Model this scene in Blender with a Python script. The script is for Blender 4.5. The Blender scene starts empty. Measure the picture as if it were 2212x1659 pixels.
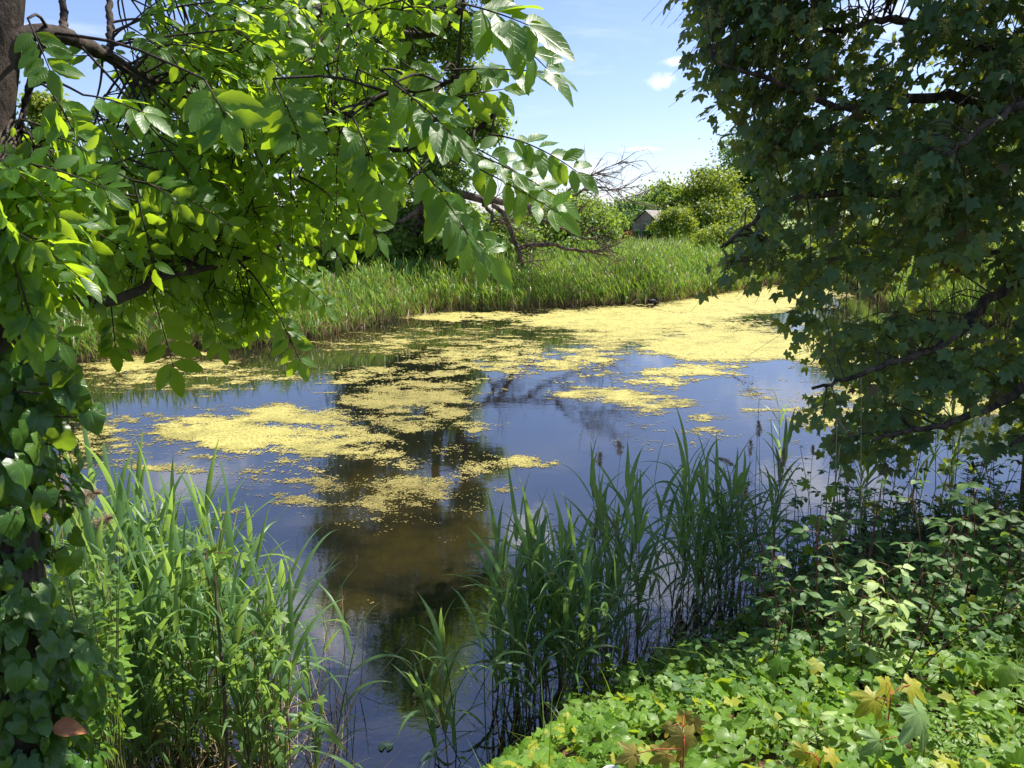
import bpy, math
import numpy as np

# ------------------------------------------------------------------ camera, world, sun, exposure
S = bpy.context.scene
W = bpy.data.worlds.new("World")
S.world = W
W.use_nodes = True
rng = np.random.default_rng(11)
RAD = math.radians

CAM_H, PITCH, FOC = 3.1, RAD(11.8), 768.0
cam_data = bpy.data.cameras.new("camera")
cam_data.lens, cam_data.sensor_width = 27.0, 36.0
cam_data.clip_start, cam_data.clip_end = 0.05, 9000.0
cam = bpy.data.objects.new("camera", cam_data)
cam.location = (0, 0, CAM_H)
cam.rotation_euler = (RAD(90) - PITCH, 0, 0)
S.collection.objects.link(cam)
S.camera = cam

SUN_EL, SUN_AZ = 57.0, 56.0        # degrees; azimuth measured from +Y towards +X
sun_data = bpy.data.lights.new("sun", "SUN")
sun_data.energy, sun_data.angle, sun_data.color = 4.8, RAD(0.53), (1.0, 0.95, 0.85)
sun = bpy.data.objects.new("sun", sun_data)
sun.rotation_euler = (RAD(90 - SUN_EL), 0, RAD(180 - SUN_AZ))
S.collection.objects.link(sun)

S.view_settings.view_transform, S.view_settings.look = 'Standard', 'None'
S.view_settings.gamma, S.view_settings.use_curve_mapping = 1.0, False
S.view_settings.exposure = 1.02
S.cycles.max_bounces, S.cycles.diffuse_bounces, S.cycles.glossy_bounces = 8, 4, 3
S.cycles.transmission_bounces, S.cycles.sample_clamp_indirect = 4, 6.0
S.cycles.use_denoising = True


class NT:
    """Small wrapper for writing node trees."""
    def __init__(s, tree):
        s.t = tree

    def n(s, kind, **kw):
        nd = s.t.nodes.new(kind)
        for k, v in kw.items():
            setattr(nd, k, v)
        return nd

    def l(s, a, b):
        s.t.links.new(a, b)

    def put(s, sock, v):
        if hasattr(v, "links") or hasattr(v, "is_linked"):
            s.l(v, sock)
        else:
            sock.default_value = v

    def math(s, op, a, b=0.0, c=0.0, clamp=False):
        m = s.n("ShaderNodeMath", operation=op, use_clamp=clamp)
        for i, v in enumerate((a, b, c)):
            s.put(m.inputs[i], v)
        return m.outputs[0]

    def vmath(s, op, a, b=(0, 0, 0), out=0):
        m = s.n("ShaderNodeVectorMath", operation=op)
        s.put(m.inputs[0], a)
        s.put(m.inputs[1], b)
        return m.outputs[out]

    def smooth(s, v, lo, hi, a=0.0, b=1.0):
        m = s.n("ShaderNodeMapRange", interpolation_type='SMOOTHSTEP')
        for i, x in enumerate((v, lo, hi, a, b)):
            s.put(m.inputs[i], x)
        return m.outputs[0]

    def mix(s, f, a, b, blend='MIX'):
        m = s.n("ShaderNodeMix", data_type='RGBA', blend_type=blend)
        s.put(m.inputs[0], f)
        for i, v in ((6, a), (7, b)):
            s.put(m.inputs[i], (*v, 1) if isinstance(v, tuple) and len(v) == 3 else v)
        return m.outputs[2]

    def noise(s, vec, scale, detail=4.0, rough=0.55, dist=0.0):
        m = s.n("ShaderNodeTexNoise")
        if vec is not None:
            s.l(vec, m.inputs["Vector"])
        m.inputs["Scale"].default_value = scale
        m.inputs["Detail"].default_value = detail
        m.inputs["Roughness"].default_value = rough
        m.inputs["Distortion"].default_value = dist
        return m.outputs["Fac"]


def view_dir(dx, dy):
    """Unit direction through a point of the photo (2212 x 1659 reading scale)."""
    k = 1024 / 2212
    a, b = (dx * k - 512) / FOC, (384 - dy * k) / FOC
    d = np.array([a, math.cos(PITCH) + b * math.sin(PITCH), -math.sin(PITCH) + b * math.cos(PITCH)])
    return d


# the sky: Nishita daylight and a few small fair-weather clouds
N = NT(W.node_tree)
bg = W.node_tree.nodes["Background"]
sky = N.n("ShaderNodeTexSky", sky_type='NISHITA', sun_disc=False)
sky.sun_elevation, sky.sun_rotation = RAD(SUN_EL), RAD(SUN_AZ)
sky.air_density, sky.dust_density, sky.ozone_density, sky.altitude = 1.0, 0.6, 3.0, 50
gen = N.n("ShaderNodeTexCoord").outputs["Generated"]
cloud = None
fluff = N.noise(gen, 26, 7, 0.62)
for dx, dy, sx, sy, amt in ((1428, 178, .018, .010, .5), (1458, 132, .017, .006, .6), (1265, 368, .022, .010, .7), (1395, 322, .035, .004, .4),
                            (1430, 392, .05, .005, .3), (1800, 60, .10, .03, .5), (1150, -300, .045, .03, .9), (1520, -480, .09, .05, .5),
                            (600, -560, .12, .07, .8), (1900, -200, .10, .05, .7), (300, -150, .08, .03, .6)):
    d = view_dir(dx, dy)
    d /= np.linalg.norm(d)
    v = N.vmath('SUBTRACT', gen, tuple(float(x) for x in d))
    v = N.vmath('MULTIPLY', v, (1 / sx, 1 / sx, 1 / sy))
    r = N.vmath('LENGTH', v, out=1)
    r = N.math('ADD', r, N.math('MULTIPLY', N.math('SUBTRACT', fluff, 0.5), 3.0))
    m = N.smooth(r, 1.1, 0.1, 0.0, amt)
    cloud = m if cloud is None else N.math('MAXIMUM', cloud, m)
wisp = N.smooth(N.noise(N.vmath('MULTIPLY', gen, (1.6, 1.6, 9.0)), 2.2, 7, .62, .5), .50, .80, 0.0, .30)
cloud = N.math('MAXIMUM', cloud, wisp)
tinted = N.mix(1.0, sky.outputs[0], (1.01, 0.97, 1.15), 'MULTIPLY')
sky_col = N.mix(cloud, tinted, (9.5, 9.6, 10.2))
N.l(sky_col, bg.inputs["Color"])
bg.inputs["Strength"].default_value = 0.087

# ------------------------------------------------------------------ helpers: picture points, noise, meshes
K = 1024 / 2212


def at(dx, dy, z=0.0):
    """Point on the level z seen at a point of the photo."""
    d = view_dir(dx, dy)
    return np.array([0, 0, CAM_H]) + d * ((z - CAM_H) / d[2])


def pt(dx, dy, y):
    """Point y metres ahead of the camera seen at a point of the photo."""
    d = view_dir(dx, dy)
    return np.array([0, 0, CAM_H]) + d * (y / d[1])


def pix(P):
    """Where world points fall in the photo (2212 x 1659 reading scale)."""
    q = P - np.array([0, 0, CAM_H])
    cf = q[:, 1] * math.cos(PITCH) - q[:, 2] * math.sin(PITCH)
    cu = q[:, 1] * math.sin(PITCH) + q[:, 2] * math.cos(PITCH)
    return (512 + FOC * q[:, 0] / cf) / K, (384 - FOC * cu / cf) / K


def h2(ix, iy, seed):
    n = (ix.astype(np.int64) * 374761393 + iy.astype(np.int64) * 668265263 + seed * 974634777) & 0xffffffff
    n = ((n ^ (n >> 13)) * 1274126177) & 0xffffffff
    return ((n ^ (n >> 16)) & 0xffff) / 65535.0


def vnoise(x, y, seed=0):
    ix, iy = np.floor(x), np.floor(y)
    fx, fy = x - ix, y - iy
    fx, fy = fx * fx * (3 - 2 * fx), fy * fy * (3 - 2 * fy)
    a, b = h2(ix, iy, seed), h2(ix + 1, iy, seed)
    c, d = h2(ix, iy + 1, seed), h2(ix + 1, iy + 1, seed)
    return (a * (1 - fx) + b * fx) * (1 - fy) + (c * (1 - fx) + d * fx) * fy


def fbm(x, y, seed=0, octs=5, gain=0.55):
    v, amp, tot = 0, 1.0, 0
    for o in range(octs):
        v = v + amp * vnoise(x * 2 ** o + o * 17.3, y * 2 ** o - o * 9.1, seed + o)
        tot += amp
        amp *= gain
    return v / tot


def sstep(x, a, b):
    t = np.clip((x - a) / (b - a), 0, 1)
    return t * t * (3 - 2 * t)


def unit(v):
    v = np.asarray(v, float)
    return v / np.maximum(np.linalg.norm(v, axis=-1, keepdims=True), 1e-9)


class Bag:
    """Collects vertices and faces; build() links them as ONE mesh object. 'lf' holds across, along and a random number per leaf."""
    def __init__(s):
        s.v, s.f, s.a, s.n = [], [], [], 0

    def add(s, V, faces, lf):
        V = np.asarray(V, float).reshape(-1, 3)
        for F in faces:
            s.f.append(np.asarray(F, np.int64) + s.n)
        s.v.append(V)
        s.a.append(np.broadcast_to(np.asarray(lf, float), (len(V), 3)))
        s.n += len(V)

    def scatter(s, tpl, P, M, rnd):
        """Copies of the leaf template at P with frames M (columns: across, along, normal)."""
        tv, tf, tu = tpl
        P, rnd = np.asarray(P, float).reshape(-1, 3), np.asarray(rnd, float).reshape(-1)
        n, k = len(P), len(tv)
        if n == 0:
            return
        V = P[:, None, :] + np.einsum('nij,vj->nvi', M, tv)
        lf = np.empty((n, k, 3))
        lf[:, :, :2] = tu[None]
        lf[:, :, 2] = rnd[:, None]
        off = (np.arange(n) * k)[:, None, None]
        s.add(V, [(np.asarray(F)[None] + off).reshape(-1, np.asarray(F).shape[1]) for F in tf], lf.reshape(-1, 3))

    def tube(s, pts, rad, sides=6, rnd=None):
        pts = np.asarray(pts, float)
        n = len(pts)
        rad = np.broadcast_to(np.asarray(rad, float), (n,))
        t = unit(np.gradient(pts, axis=0))
        ref = np.array([0, 0, 1.0]) if abs(t[:, 2]).mean() < 0.8 else np.array([0, 1.0, 0])
        u = unit(np.cross(t, ref))
        w = np.cross(t, u)
        ang = np.linspace(0, 2 * math.pi, sides, endpoint=False)
        V = pts[:, None] + rad[:, None, None] * (np.cos(ang)[None, :, None] * u[:, None] + np.sin(ang)[None, :, None] * w[:, None])
        i, j = np.meshgrid(np.arange(n - 1), np.arange(sides), indexing='ij')
        a, b = i * sides + j, i * sides + (j + 1) % sides
        F = np.stack([a, b, b + sides, a + sides], -1).reshape(-1, 4)
        lf = np.zeros((n, sides, 3))
        lf[:, :, 0] = ang[None] / 6.283
        lf[:, :, 1] = np.linspace(0, 1, n)[:, None]
        lf[:, :, 2] = rng.random() if rnd is None else rnd
        s.add(V, [F, [list(range(sides))], [list(range((n - 1) * sides, n * sides))]], lf.reshape(-1, 3))

    def build(s, name, mat, parent=None, smooth=True, loc=None):
        me = bpy.data.meshes.new(name)
        V = np.concatenate(s.v)
        if loc is not None:
            V = V - np.asarray(loc)
        me.vertices.add(len(V))
        me.vertices.foreach_set("co", V.ravel())
        sizes = np.concatenate([np.full(len(F), F.shape[1]) for F in s.f])
        idx = np.concatenate([F.ravel() for F in s.f])
        me.loops.add(len(idx))
        me.loops.foreach_set("vertex_index", idx.astype(np.int32))
        me.polygons.add(len(sizes))
        st = np.concatenate([[0], np.cumsum(sizes)[:-1]])
        me.polygons.foreach_set("loop_start", st.astype(np.int32))
        at_ = me.attributes.new("lf", 'FLOAT_VECTOR', 'POINT')
        at_.data.foreach_set("vector", np.concatenate(s.a).ravel().astype(np.float32))
        me.update(calc_edges=True)
        me.polygons.foreach_set("use_smooth", np.full(len(sizes), smooth))
        me.materials.append(mat)
        o = bpy.data.objects.new(name, me)
        S.collection.objects.link(o)
        if parent is not None:
            o.parent = parent
        elif loc is not None:
            o.location = loc
        return o


def tag(o, label=None, cat=None, group=None, kind=None):
    for k, v in (("label", label), ("category", cat), ("group", group), ("kind", kind)):
        if v:
            o[k] = v
    return o


def thing(name, label, cat, loc=(0, 0, 0), group=None):
    o = bpy.data.objects.new(name, None)
    o.empty_display_size = 0.1
    S.collection.objects.link(o)
    o.location = tuple(float(x) for x in loc)
    return tag(o, label, cat, group)


def copy_tree(src, parent=None):
    c = src.copy()
    S.collection.objects.link(c)
    c.parent = parent
    for ch in src.children:
        copy_tree(ch, c)
    return c


def frames(along, nrm, size):
    """Frames whose columns are across, along, normal, scaled by size."""
    y = unit(along)
    z = nrm - y * (y * nrm).sum(-1, keepdims=True)
    z = unit(z)
    x = np.cross(y, z)
    return np.stack([x, y, z], -1) * np.asarray(size, float).reshape(-1, 1, 1)


def rand_dirs(n):
    return unit(rng.normal(size=(n, 3)))


def spline(ctrl, n):
    """Catmull-Rom through the control points."""
    c = np.asarray(ctrl, float)
    c = np.vstack([2 * c[0] - c[1], c, 2 * c[-1] - c[-2]])
    m = len(c) - 3
    t = np.linspace(0, m - 1e-6, n)
    i = t.astype(int)
    f = (t - i)[:, None]
    p0, p1, p2, p3 = c[i], c[i + 1], c[i + 2], c[i + 3]
    return 0.5 * (2 * p1 + (p2 - p0) * f + (2 * p0 - 5 * p1 + 4 * p2 - p3) * f ** 2 + (3 * p1 - p0 - 3 * p2 + p3) * f ** 3)


# ------------------------------------------------------------------ leaf templates (across x, along y, normal z; unit length)
def lanceolate(width, rows=9, fold=0.25, droop=0.12, wave=0.0, tip=1.0, teeth=0.0, peak=0.42):
    t = np.linspace(0, 1, rows)
    w = np.where(t < peak, np.sin(t / peak * math.pi / 2) ** 0.8, np.cos((t - peak) / (1 - peak) * math.pi / 2) ** tip) * width / 2
    w = np.maximum(w, 0.004)
    V, U = [], []
    for i in range(rows):
        tw = teeth * (1 if i % 2 else -1) * (0 < i < rows - 1)
        z0 = -droop * t[i] ** 2
        for sgn in (-1, 0, 1):
            z = z0 + abs(sgn) * w[i] * fold + wave * w[i] * sgn * math.sin(t[i] * 9)
            V.append((sgn * w[i] * (1 + tw), t[i], z))
            U.append((sgn, t[i]))
    F = []
    for i in range(rows - 1):
        a = i * 3
        F += [(a, a + 1, a + 4, a + 3), (a + 1, a + 2, a + 5, a + 4)]
    return np.array(V), [np.array(F)], np.array(U)


def lobed(lobes, steps, cup=0.15, droop=0.25, rim=0.05, seed=0):
    """Palmate leaf from (angle, radius) outline points, mirrored; the stalk joins at the origin, the main lobe points along +y."""
    r_ = np.random.default_rng(seed)
    a = np.array([x[0] for x in lobes] + [-x[0] for x in lobes[-2::-1]], float)
    r = np.array([x[1] for x in lobes] + [x[1] for x in lobes[-2::-1]], float)
    if steps > 1:
        t = np.arange(0, len(a) - 1 + 1e-9, 1 / steps)
        a, r = np.interp(t, np.arange(len(a)), a), np.interp(t, np.arange(len(r)), r)
    r = r * (1 + r_.normal(0, 0.03, len(r)))
    ang = np.radians(90 - a)
    V, U = [(0, 0, 0)], [(0, 0)]
    for ring in (0.5, 1.0):
        for k in range(len(a)):
            rr = r[k] * ring
            z = -droop * rr ** 2 + cup * abs(math.cos(ang[k])) * rr * 0.6 + (rim * math.sin(k * 2.1 + seed) * rr if ring == 1 else 0.03 * (1 if k % 2 else -1))
            V.append((rr * math.cos(ang[k]), rr * math.sin(ang[k]), z))
            U.append((a[k] / 180, ring))
    n = len(a)
    T = [(0, k + 2, k + 1) for k in range(n - 1)]
    Q = [(1 + k, 2 + k, 2 + n + k, 1 + n + k) for k in range(n - 1)]
    return np.array(V), [np.array(T), np.array(Q)], np.array(U)


ASH = [lanceolate(0.46, 11, 0.22, d, w, 0.75, 0.05) for d, w in ((0.10, 0.1), (0.28, -0.12), (-0.05, 0.15), (0.18, 0.0))]
SYC_OUT = [(165, .22), (140, .50), (118, .62), (100, .56), (86, .50), (72, .72), (58, .94), (46, .78), (30, .60), (18, .80), (8, .96), (0, 1.08)]
SYC = [lobed(SYC_OUT, 1, c, d, 0.05, i) for i, (c, d) in enumerate(((.1, .30), (.25, .15), (-.05, .45), (.2, .35)))]
SAP_OUT = [(165, .25), (150, .42), (135, .45), (120, .66), (108, .60), (100, .52), (88, .48), (78, .62), (66, .86), (56, .98), (48, .80), (38, .62), (28, .56), (20, .74), (12, .88), (6, .98), (0, 1.12)]
SAPL = [lobed(SAP_OUT, 1, c, d, 0.07, i + 5) for i, (c, d) in enumerate(((.12, .35), (.25, .2), (-.05, .5)))]
IVY_OUT = [(170, .16), (150, .46), (125, .60), (110, .55), (95, .50), (75, .66), (60, .80), (46, .66), (30, .62), (14, .90), (0, 1.1)]
IVY = [lobed(IVY_OUT, 1, c, d, 0.06, i + 9) for i, (c, d) in enumerate(((.3, .2), (.15, .35), (.4, .1)))]
HEART_OUT = [(172, .18), (150, .48), (120, .62), (90, .62), (60, .66), (35, .78), (15, .95), (0, 1.12)]
HEART = [lobed(HEART_OUT, 1, c, d, 0.08, i + 13) for i, (c, d) in enumerate(((.35, .25), (.2, .4), (.45, .1)))]
RASP = [lanceolate(0.62, 11, 0.18, d, w, 0.9, 0.07, 0.38) for d, w in ((.2, .15), (.35, -.1), (.05, .2))]
HERB = [lanceolate(0.45, 5, 0.2, d, 0, 0.9) for d in (.2, .4)]
NARROW = [lanceolate(0.2, 5, 0.3, d, 0, 0.9) for d in (.15, .4)]
DIAMOND = (np.array([(0, 0, 0), (.36, .45, .08), (0, 1, -.1), (-.36, .45, .08)]), [np.array([(0, 1, 2), (0, 2, 3)])], np.array([(0, 0), (1, .5), (0, 1), (-1, .5)], float))


# ------------------------------------------------------------------ materials
def new_mat(name):
    m = bpy.data.materials.new(name)
    m.use_nodes = True
    m.node_tree.nodes.clear()
    n = NT(m.node_tree)
    out = n.n("ShaderNodeOutputMaterial")
    return m, n, out


def leaf_mat(name, dark, light, trans, tfac=0.4, rough=0.42, spec=0.5, vein=0.35, accent=None, accent_at=0.9, palmate=False, patch=3.0, veins=7.0):
    m, n, out = new_mat(name)
    lf = n.n("ShaderNodeAttribute", attribute_name="lf").outputs["Vector"]
    sep = n.n("ShaderNodeSeparateXYZ")
    n.l(lf, sep.inputs[0])
    ax, al, rd = sep.outputs
    pos = n.n("ShaderNodeNewGeometry").outputs["Position"]
    nz = n.noise(pos, patch, 3)
    f = n.math('ADD', n.math('MULTIPLY', rd, 0.65), n.math('MULTIPLY', n.math('SUBTRACT', nz, 0.32), 1.0), clamp=True)
    col = n.mix(f, dark, light)
    tcol = n.mix(f, tuple(c * 0.8 for c in trans), trans)
    if accent:
        k = n.smooth(rd, accent_at, min(accent_at + 0.04, 1.0))
        col = n.mix(k, col, accent)
        tcol = n.mix(k, tcol, tuple(min(1, c * 1.4) for c in accent))
    height = None
    if vein:
        aa = n.math('ABSOLUTE', ax)
        if palmate:
            # main veins run from the stalk to the lobes (across = angle / 180)
            w = n.math('PINGPONG', n.math('ADD', aa, 0.0), 0.165)
            mid = n.smooth(w, 0.0, 0.028, 1.0, 0.0)
            mid = n.math('MULTIPLY', mid, n.smooth(al, 0.0, 0.15))
            side = n.smooth(n.math('ABSOLUTE', n.math('SUBTRACT', n.math('FRACT', n.math('ADD', n.math('MULTIPLY', al, veins), n.math('MULTIPLY', w, 14.0))), 0.5)), 0.0, 0.16, 0.5, 0.0)
        else:
            mid = n.smooth(aa, 0.03, 0.10, 1.0, 0.0)
            s_ = n.math('FRACT', n.math('SUBTRACT', n.math('MULTIPLY', al, veins), n.math('MULTIPLY', aa, 1.6)))
            side = n.smooth(n.math('ABSOLUTE', n.math('SUBTRACT', s_, 0.5)), 0.0, 0.12, 0.6, 0.0)
        vm = n.math('MAXIMUM', mid, side)
        height = vm
        col = n.mix(n.math('MULTIPLY', vm, vein), col, tuple(min(1, c * 1.9 + 0.03) for c in light))
        tcol = n.mix(n.math('MULTIPLY', vm, vein), tcol, tuple(c * 0.6 for c in trans))
    p = n.n("ShaderNodeBsdfPrincipled")
    n.l(col, p.inputs["Base Color"])
    p.inputs["Roughness"].default_value = rough
    p.inputs["Specular IOR Level"].default_value = spec
    if height is not None:
        b = n.n("ShaderNodeBump")
        b.inputs["Strength"].default_value = 0.35
        b.inputs["Distance"].default_value = 0.002
        n.l(height, b.inputs["Height"])
        n.l(b.outputs[0], p.inputs["Normal"])
    t = n.n("ShaderNodeBsdfTranslucent")
    n.l(tcol, t.inputs["Color"])
    mx = n.n("ShaderNodeMixShader")
    mx.inputs[0].default_value = tfac
    n.l(p.outputs[0], mx.inputs[1])
    n.l(t.outputs[0], mx.inputs[2])
    n.l(mx.outputs[0], out.inputs[0])
    return m


def plain_mat(name, a, b, scale=6.0, rough=0.8, bump=0.3, stretch=(1, 1, 1), spec=0.3, dist=0.02, rnd=0.0):
    m, n, out = new_mat(name)
    pos = n.n("ShaderNodeNewGeometry").outputs["Position"]
    v = n.vmath('MULTIPLY', pos, stretch)
    nz = n.noise(v, scale, 7, 0.62)
    f = n.smooth(nz, 0.34, 0.68)
    if rnd:
        lf = n.n("ShaderNodeAttribute", attribute_name="lf").outputs["Vector"]
        sep = n.n("ShaderNodeSeparateXYZ")
        n.l(lf, sep.inputs[0])
        f = n.math('ADD', n.math('MULTIPLY', f, 1 - rnd), n.math('MULTIPLY', sep.outputs[2], rnd))
    col = n.mix(f, a, b)
    p = n.n("ShaderNodeBsdfPrincipled")
    n.l(col, p.inputs["Base Color"])
    p.inputs["Roughness"].default_value = rough
    p.inputs["Specular IOR Level"].default_value = spec
    if bump:
        bn = n.n("ShaderNodeBump")
        bn.inputs["Strength"].default_value = bump
        bn.inputs["Distance"].default_value = dist
        n.l(n.noise(v, scale * 3, 6, 0.65), bn.inputs["Height"])
        n.l(bn.outputs[0], p.inputs["Normal"])
    n.l(p.outputs[0], out.inputs[0])
    return m


def blade_mat(name, lo, hi, trans, dead, dead_at=0.8, base=None, base_h=0.3, tfac=0.35, rough=0.4):
    """Reed and grass blades: along = height on the plant, a share of them dead straw."""
    m, n, out = new_mat(name)
    lf = n.n("ShaderNodeAttribute", attribute_name="lf").outputs["Vector"]
    sep = n.n("ShaderNodeSeparateXYZ")
    n.l(lf, sep.inputs[0])
    ax, al, rd = sep.outputs
    pos = n.n("ShaderNodeNewGeometry").outputs["Position"]
    nz = n.noise(n.vmath('MULTIPLY', pos, (1, 1, 0.4)), 0.9, 4)
    r2 = n.math('FRACT', n.math('MULTIPLY', rd, 7.31))
    f = n.math('ADD', n.math('MULTIPLY', r2, 0.6), n.math('SUBTRACT', nz, 0.3), clamp=True)
    col = n.mix(f, lo, hi)
    tcol = n.mix(f, tuple(c * 0.75 for c in trans), trans)
    k = n.smooth(rd, dead_at, dead_at + 0.02)
    dcol = n.mix(r2, tuple(c * 0.55 for c in dead), dead)
    col = n.mix(k, col, dcol)
    tcol = n.mix(k, tcol, tuple(c * 0.6 for c in dead))
    if base:
        kb = n.smooth(al, 0.0, n.math('ADD', n.math('MULTIPLY', r2, base_h), 0.05), 1.0, 0.0)
        col = n.mix(kb, col, base)
        tcol = n.mix(kb, tcol, tuple(c * 0.4 for c in base))
    p = n.n("ShaderNodeBsdfPrincipled")
    n.l(col, p.inputs["Base Color"])
    p.inputs["Roughness"].default_value = rough
    p.inputs["Specular IOR Level"].default_value = 0.4
    t = n.n("ShaderNodeBsdfTranslucent")
    n.l(tcol, t.inputs["Color"])
    mx = n.n("ShaderNodeMixShader")
    mx.inputs[0].default_value = tfac
    n.l(p.outputs[0], mx.inputs[1])
    n.l(t.outputs[0], mx.inputs[2])
    n.l(mx.outputs[0], out.inputs[0])
    return m


M_ASH = leaf_mat("ash_leaf", (.026, .086, .011), (.085, .20, .020), (.56, .80, .03), 0.52, 0.40, 0.5, 0.3, (.24, .28, .03), 0.955, patch=5)
M_SYC = leaf_mat("sycamore_leaf", (.040, .108, .036), (.100, .195, .058), (.44, .52, .04), 0.40, 0.40, 0.45, 0.25, (.14, .11, .03), 0.95, True, patch=2)
M_SAP = leaf_mat("maple_sapling_leaf", (.08, .17, .02), (.15, .26, .03), (.42, .52, .03), 0.42, 0.45, 0.4, 0.3, None, 0.9, True)
M_RED = leaf_mat("reddened_maple_leaf", (.24, .20, .04), (.32, .25, .055), (.55, .42, .06), 0.42, 0.5, 0.35, 0.45, (.34, .15, .045), 0.72, True)
M_PALE = leaf_mat("pale_maple_leaf", (.17, .28, .09), (.24, .36, .12), (.40, .50, .08), 0.35, 0.42, 0.4, 0.5, None, 0.9, True)
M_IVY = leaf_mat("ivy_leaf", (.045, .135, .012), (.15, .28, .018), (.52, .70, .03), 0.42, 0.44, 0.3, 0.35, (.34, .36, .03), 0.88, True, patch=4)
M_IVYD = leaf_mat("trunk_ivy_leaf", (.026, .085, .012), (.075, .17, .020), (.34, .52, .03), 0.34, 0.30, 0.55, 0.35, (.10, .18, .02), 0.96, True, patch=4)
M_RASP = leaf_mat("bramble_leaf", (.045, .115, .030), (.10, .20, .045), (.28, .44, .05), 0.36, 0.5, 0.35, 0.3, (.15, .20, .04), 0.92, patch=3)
M_RASP_SUN = leaf_mat("raspberry_leaf_sun_tint", (.30, .42, .13), (.42, .54, .20), (.60, .70, .14), 0.40, 0.5, 0.35, 0.35)  # leaf colour lightened to stand in for sunlight on the pale plant
M_HERB = leaf_mat("herb_leaf", (.042, .11, .026), (.10, .20, .040), (.28, .44, .05), 0.36, 0.5, 0.35, 0.2, (.14, .20, .03), 0.92, patch=3)
M_WILLOW = leaf_mat("willowherb_leaf", (.015, .045, .018), (.03, .075, .022), (.12, .22, .03), 0.3, 0.4, 0.4, 0.2)
M_SHRUB = leaf_mat("shrub_leaf", (.09, .19, .02), (.16, .28, .03), (.38, .52, .03), 0.40, 0.42, 0.4, 0.25)
M_OLD = leaf_mat("old_tree_leaf", (.060, .135, .022), (.155, .26, .038), (.46, .62, .05), 0.45, 0.42, 0.45, 0, (.16, .17, .03), 0.93, patch=0.9)
M_FAR = leaf_mat("far_tree_leaf", (.065, .15, .022), (.15, .26, .036), (.40, .54, .04), 0.38, 0.5, 0.35, 0, (.19, .22, .04), 0.92, patch=0.5)
M_FARD = leaf_mat("dark_tree_leaf", (.038, .105, .030), (.09, .19, .048), (.26, .42, .06), 0.36, 0.5, 0.35, 0, patch=0.5)
M_FARY = leaf_mat("yellowish_tree_leaf", (.10, .17, .020), (.20, .27, .035), (.44, .52, .04), 0.38, 0.5, 0.35, 0, (.26, .20, .04), 0.93, patch=0.7)
M_REED = blade_mat("reed_leaf", (.068, .150, .054), (.145, .255, .090), (.40, .60, .10), (.34, .26, .13), 0.985, None, .3, .46)
M_REEDST = blade_mat("reed_stem", (.06, .11, .025), (.10, .15, .04), (.12, .18, .04), (.30, .22, .11), 0.7, (.20, .14, .06), 0.5, 0.1, 0.5)
M_BED = blade_mat("far_reed", (.060, .18, .022), (.155, .31, .035), (.42, .60, .06), (.46, .33, .17), 0.82, (.27, .17, .085), 0.5)
M_MEADOW = blade_mat("meadow_blade", (.10, .19, .022), (.19, .28, .04), (.36, .44, .06), (.38, .33, .17), 0.78, None)
M_STRAW = plain_mat("dead_reed", (.28, .19, .09), (.42, .31, .17), 20, 0.7, 0.2, (1, 1, .2), rnd=0.5)
M_PLUME = leaf_mat("reed_plume", (.36, .25, .16), (.58, .44, .31), (.60, .45, .30), 0.35, 0.8, 0.2, 0)
M_BARK = plain_mat("grey_bark", (.035, .026, .018), (.15, .11, .075), 14, 0.85, 0.9, (1, 1, .3), 0.2, 0.02)
M_ASHBARK = plain_mat("ash_bark", (.028, .020, .016), (.085, .062, .048), 26, 0.8, 0.8, (1, 1, .5), 0.25, 0.01)
M_OLDBARK = plain_mat("old_bark", (.06, .042, .03), (.20, .145, .105), 5, 0.9, 1.0, (1, 1, .35), 0.2, 0.06)
M_CANE = plain_mat("reddish_cane", (.11, .045, .025), (.20, .09, .05), 30, 0.6, 0.2)
M_TWIG = plain_mat("green_twig", (.10, .13, .03), (.16, .17, .05), 30, 0.6, 0.2)
M_SOIL = plain_mat("soil", (.02, .014, .008), (.07, .05, .028), 5, 0.95, 0.8)
M_RED_TWIG = plain_mat("red_stalk", (.35, .05, .03), (.45, .09, .05), 30, 0.5, 0.1)

# ------------------------------------------------------------------ terrain and water
NEAR = np.array([(-26, 7.0), (-12, 5.2), (-6, 3.9), (-4, 3.4), (-1.5, 3.35), (-.4, 3.4), (.0, 3.75), (.5, 4.4), (1.2, 5.05), (2.0, 5.85), (3.0, 6.8), (4.5, 7.7), (7, 8.4), (12, 9.5), (26, 13)])
FAR_PX = [(-700, 905), (-300, 850), (-50, 812), (110, 786), (330, 762), (560, 742), (700, 722), (790, 700), (900, 676), (1000, 668), (1100, 668), (1300, 658), (1440, 650),
          (1540, 634), (1640, 616), (1720, 606), (1800, 606), (1880, 625), (1960, 668), (2060, 700), (2200, 712), (2500, 722), (2900, 740)]
FAR = np.array([at(a, b)[:2] for a, b in FAR_PX])


def near_y(x):
    return np.interp(x, NEAR[:, 0], NEAR[:, 1]) + 0.12 * np.sin(x * 3.1)


POND = np.vstack([NEAR, FAR[::-1]])


def pond_sd(x, y):
    """Distance to the pond's shore, positive on land."""
    p = np.stack([x, y], -1)
    d = np.full(x.shape, 1e9)
    inside = np.zeros(x.shape, bool)
    for i in range(len(POND)):
        a, b = POND[i], POND[(i + 1) % len(POND)]
        ab = b - a
        t = np.clip(((p - a) @ ab) / (ab @ ab), 0, 1)
        d = np.minimum(d, np.hypot(x - a[0] - t * ab[0], y - a[1] - t * ab[1]))
        cross = ((a[1] > y) != (b[1] > y)) & (x < (b[0] - a[0]) * (y - a[1]) / (b[1] - a[1] + 1e-12) + a[0])
        inside ^= cross
    return np.where(inside, -d, d)


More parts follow.
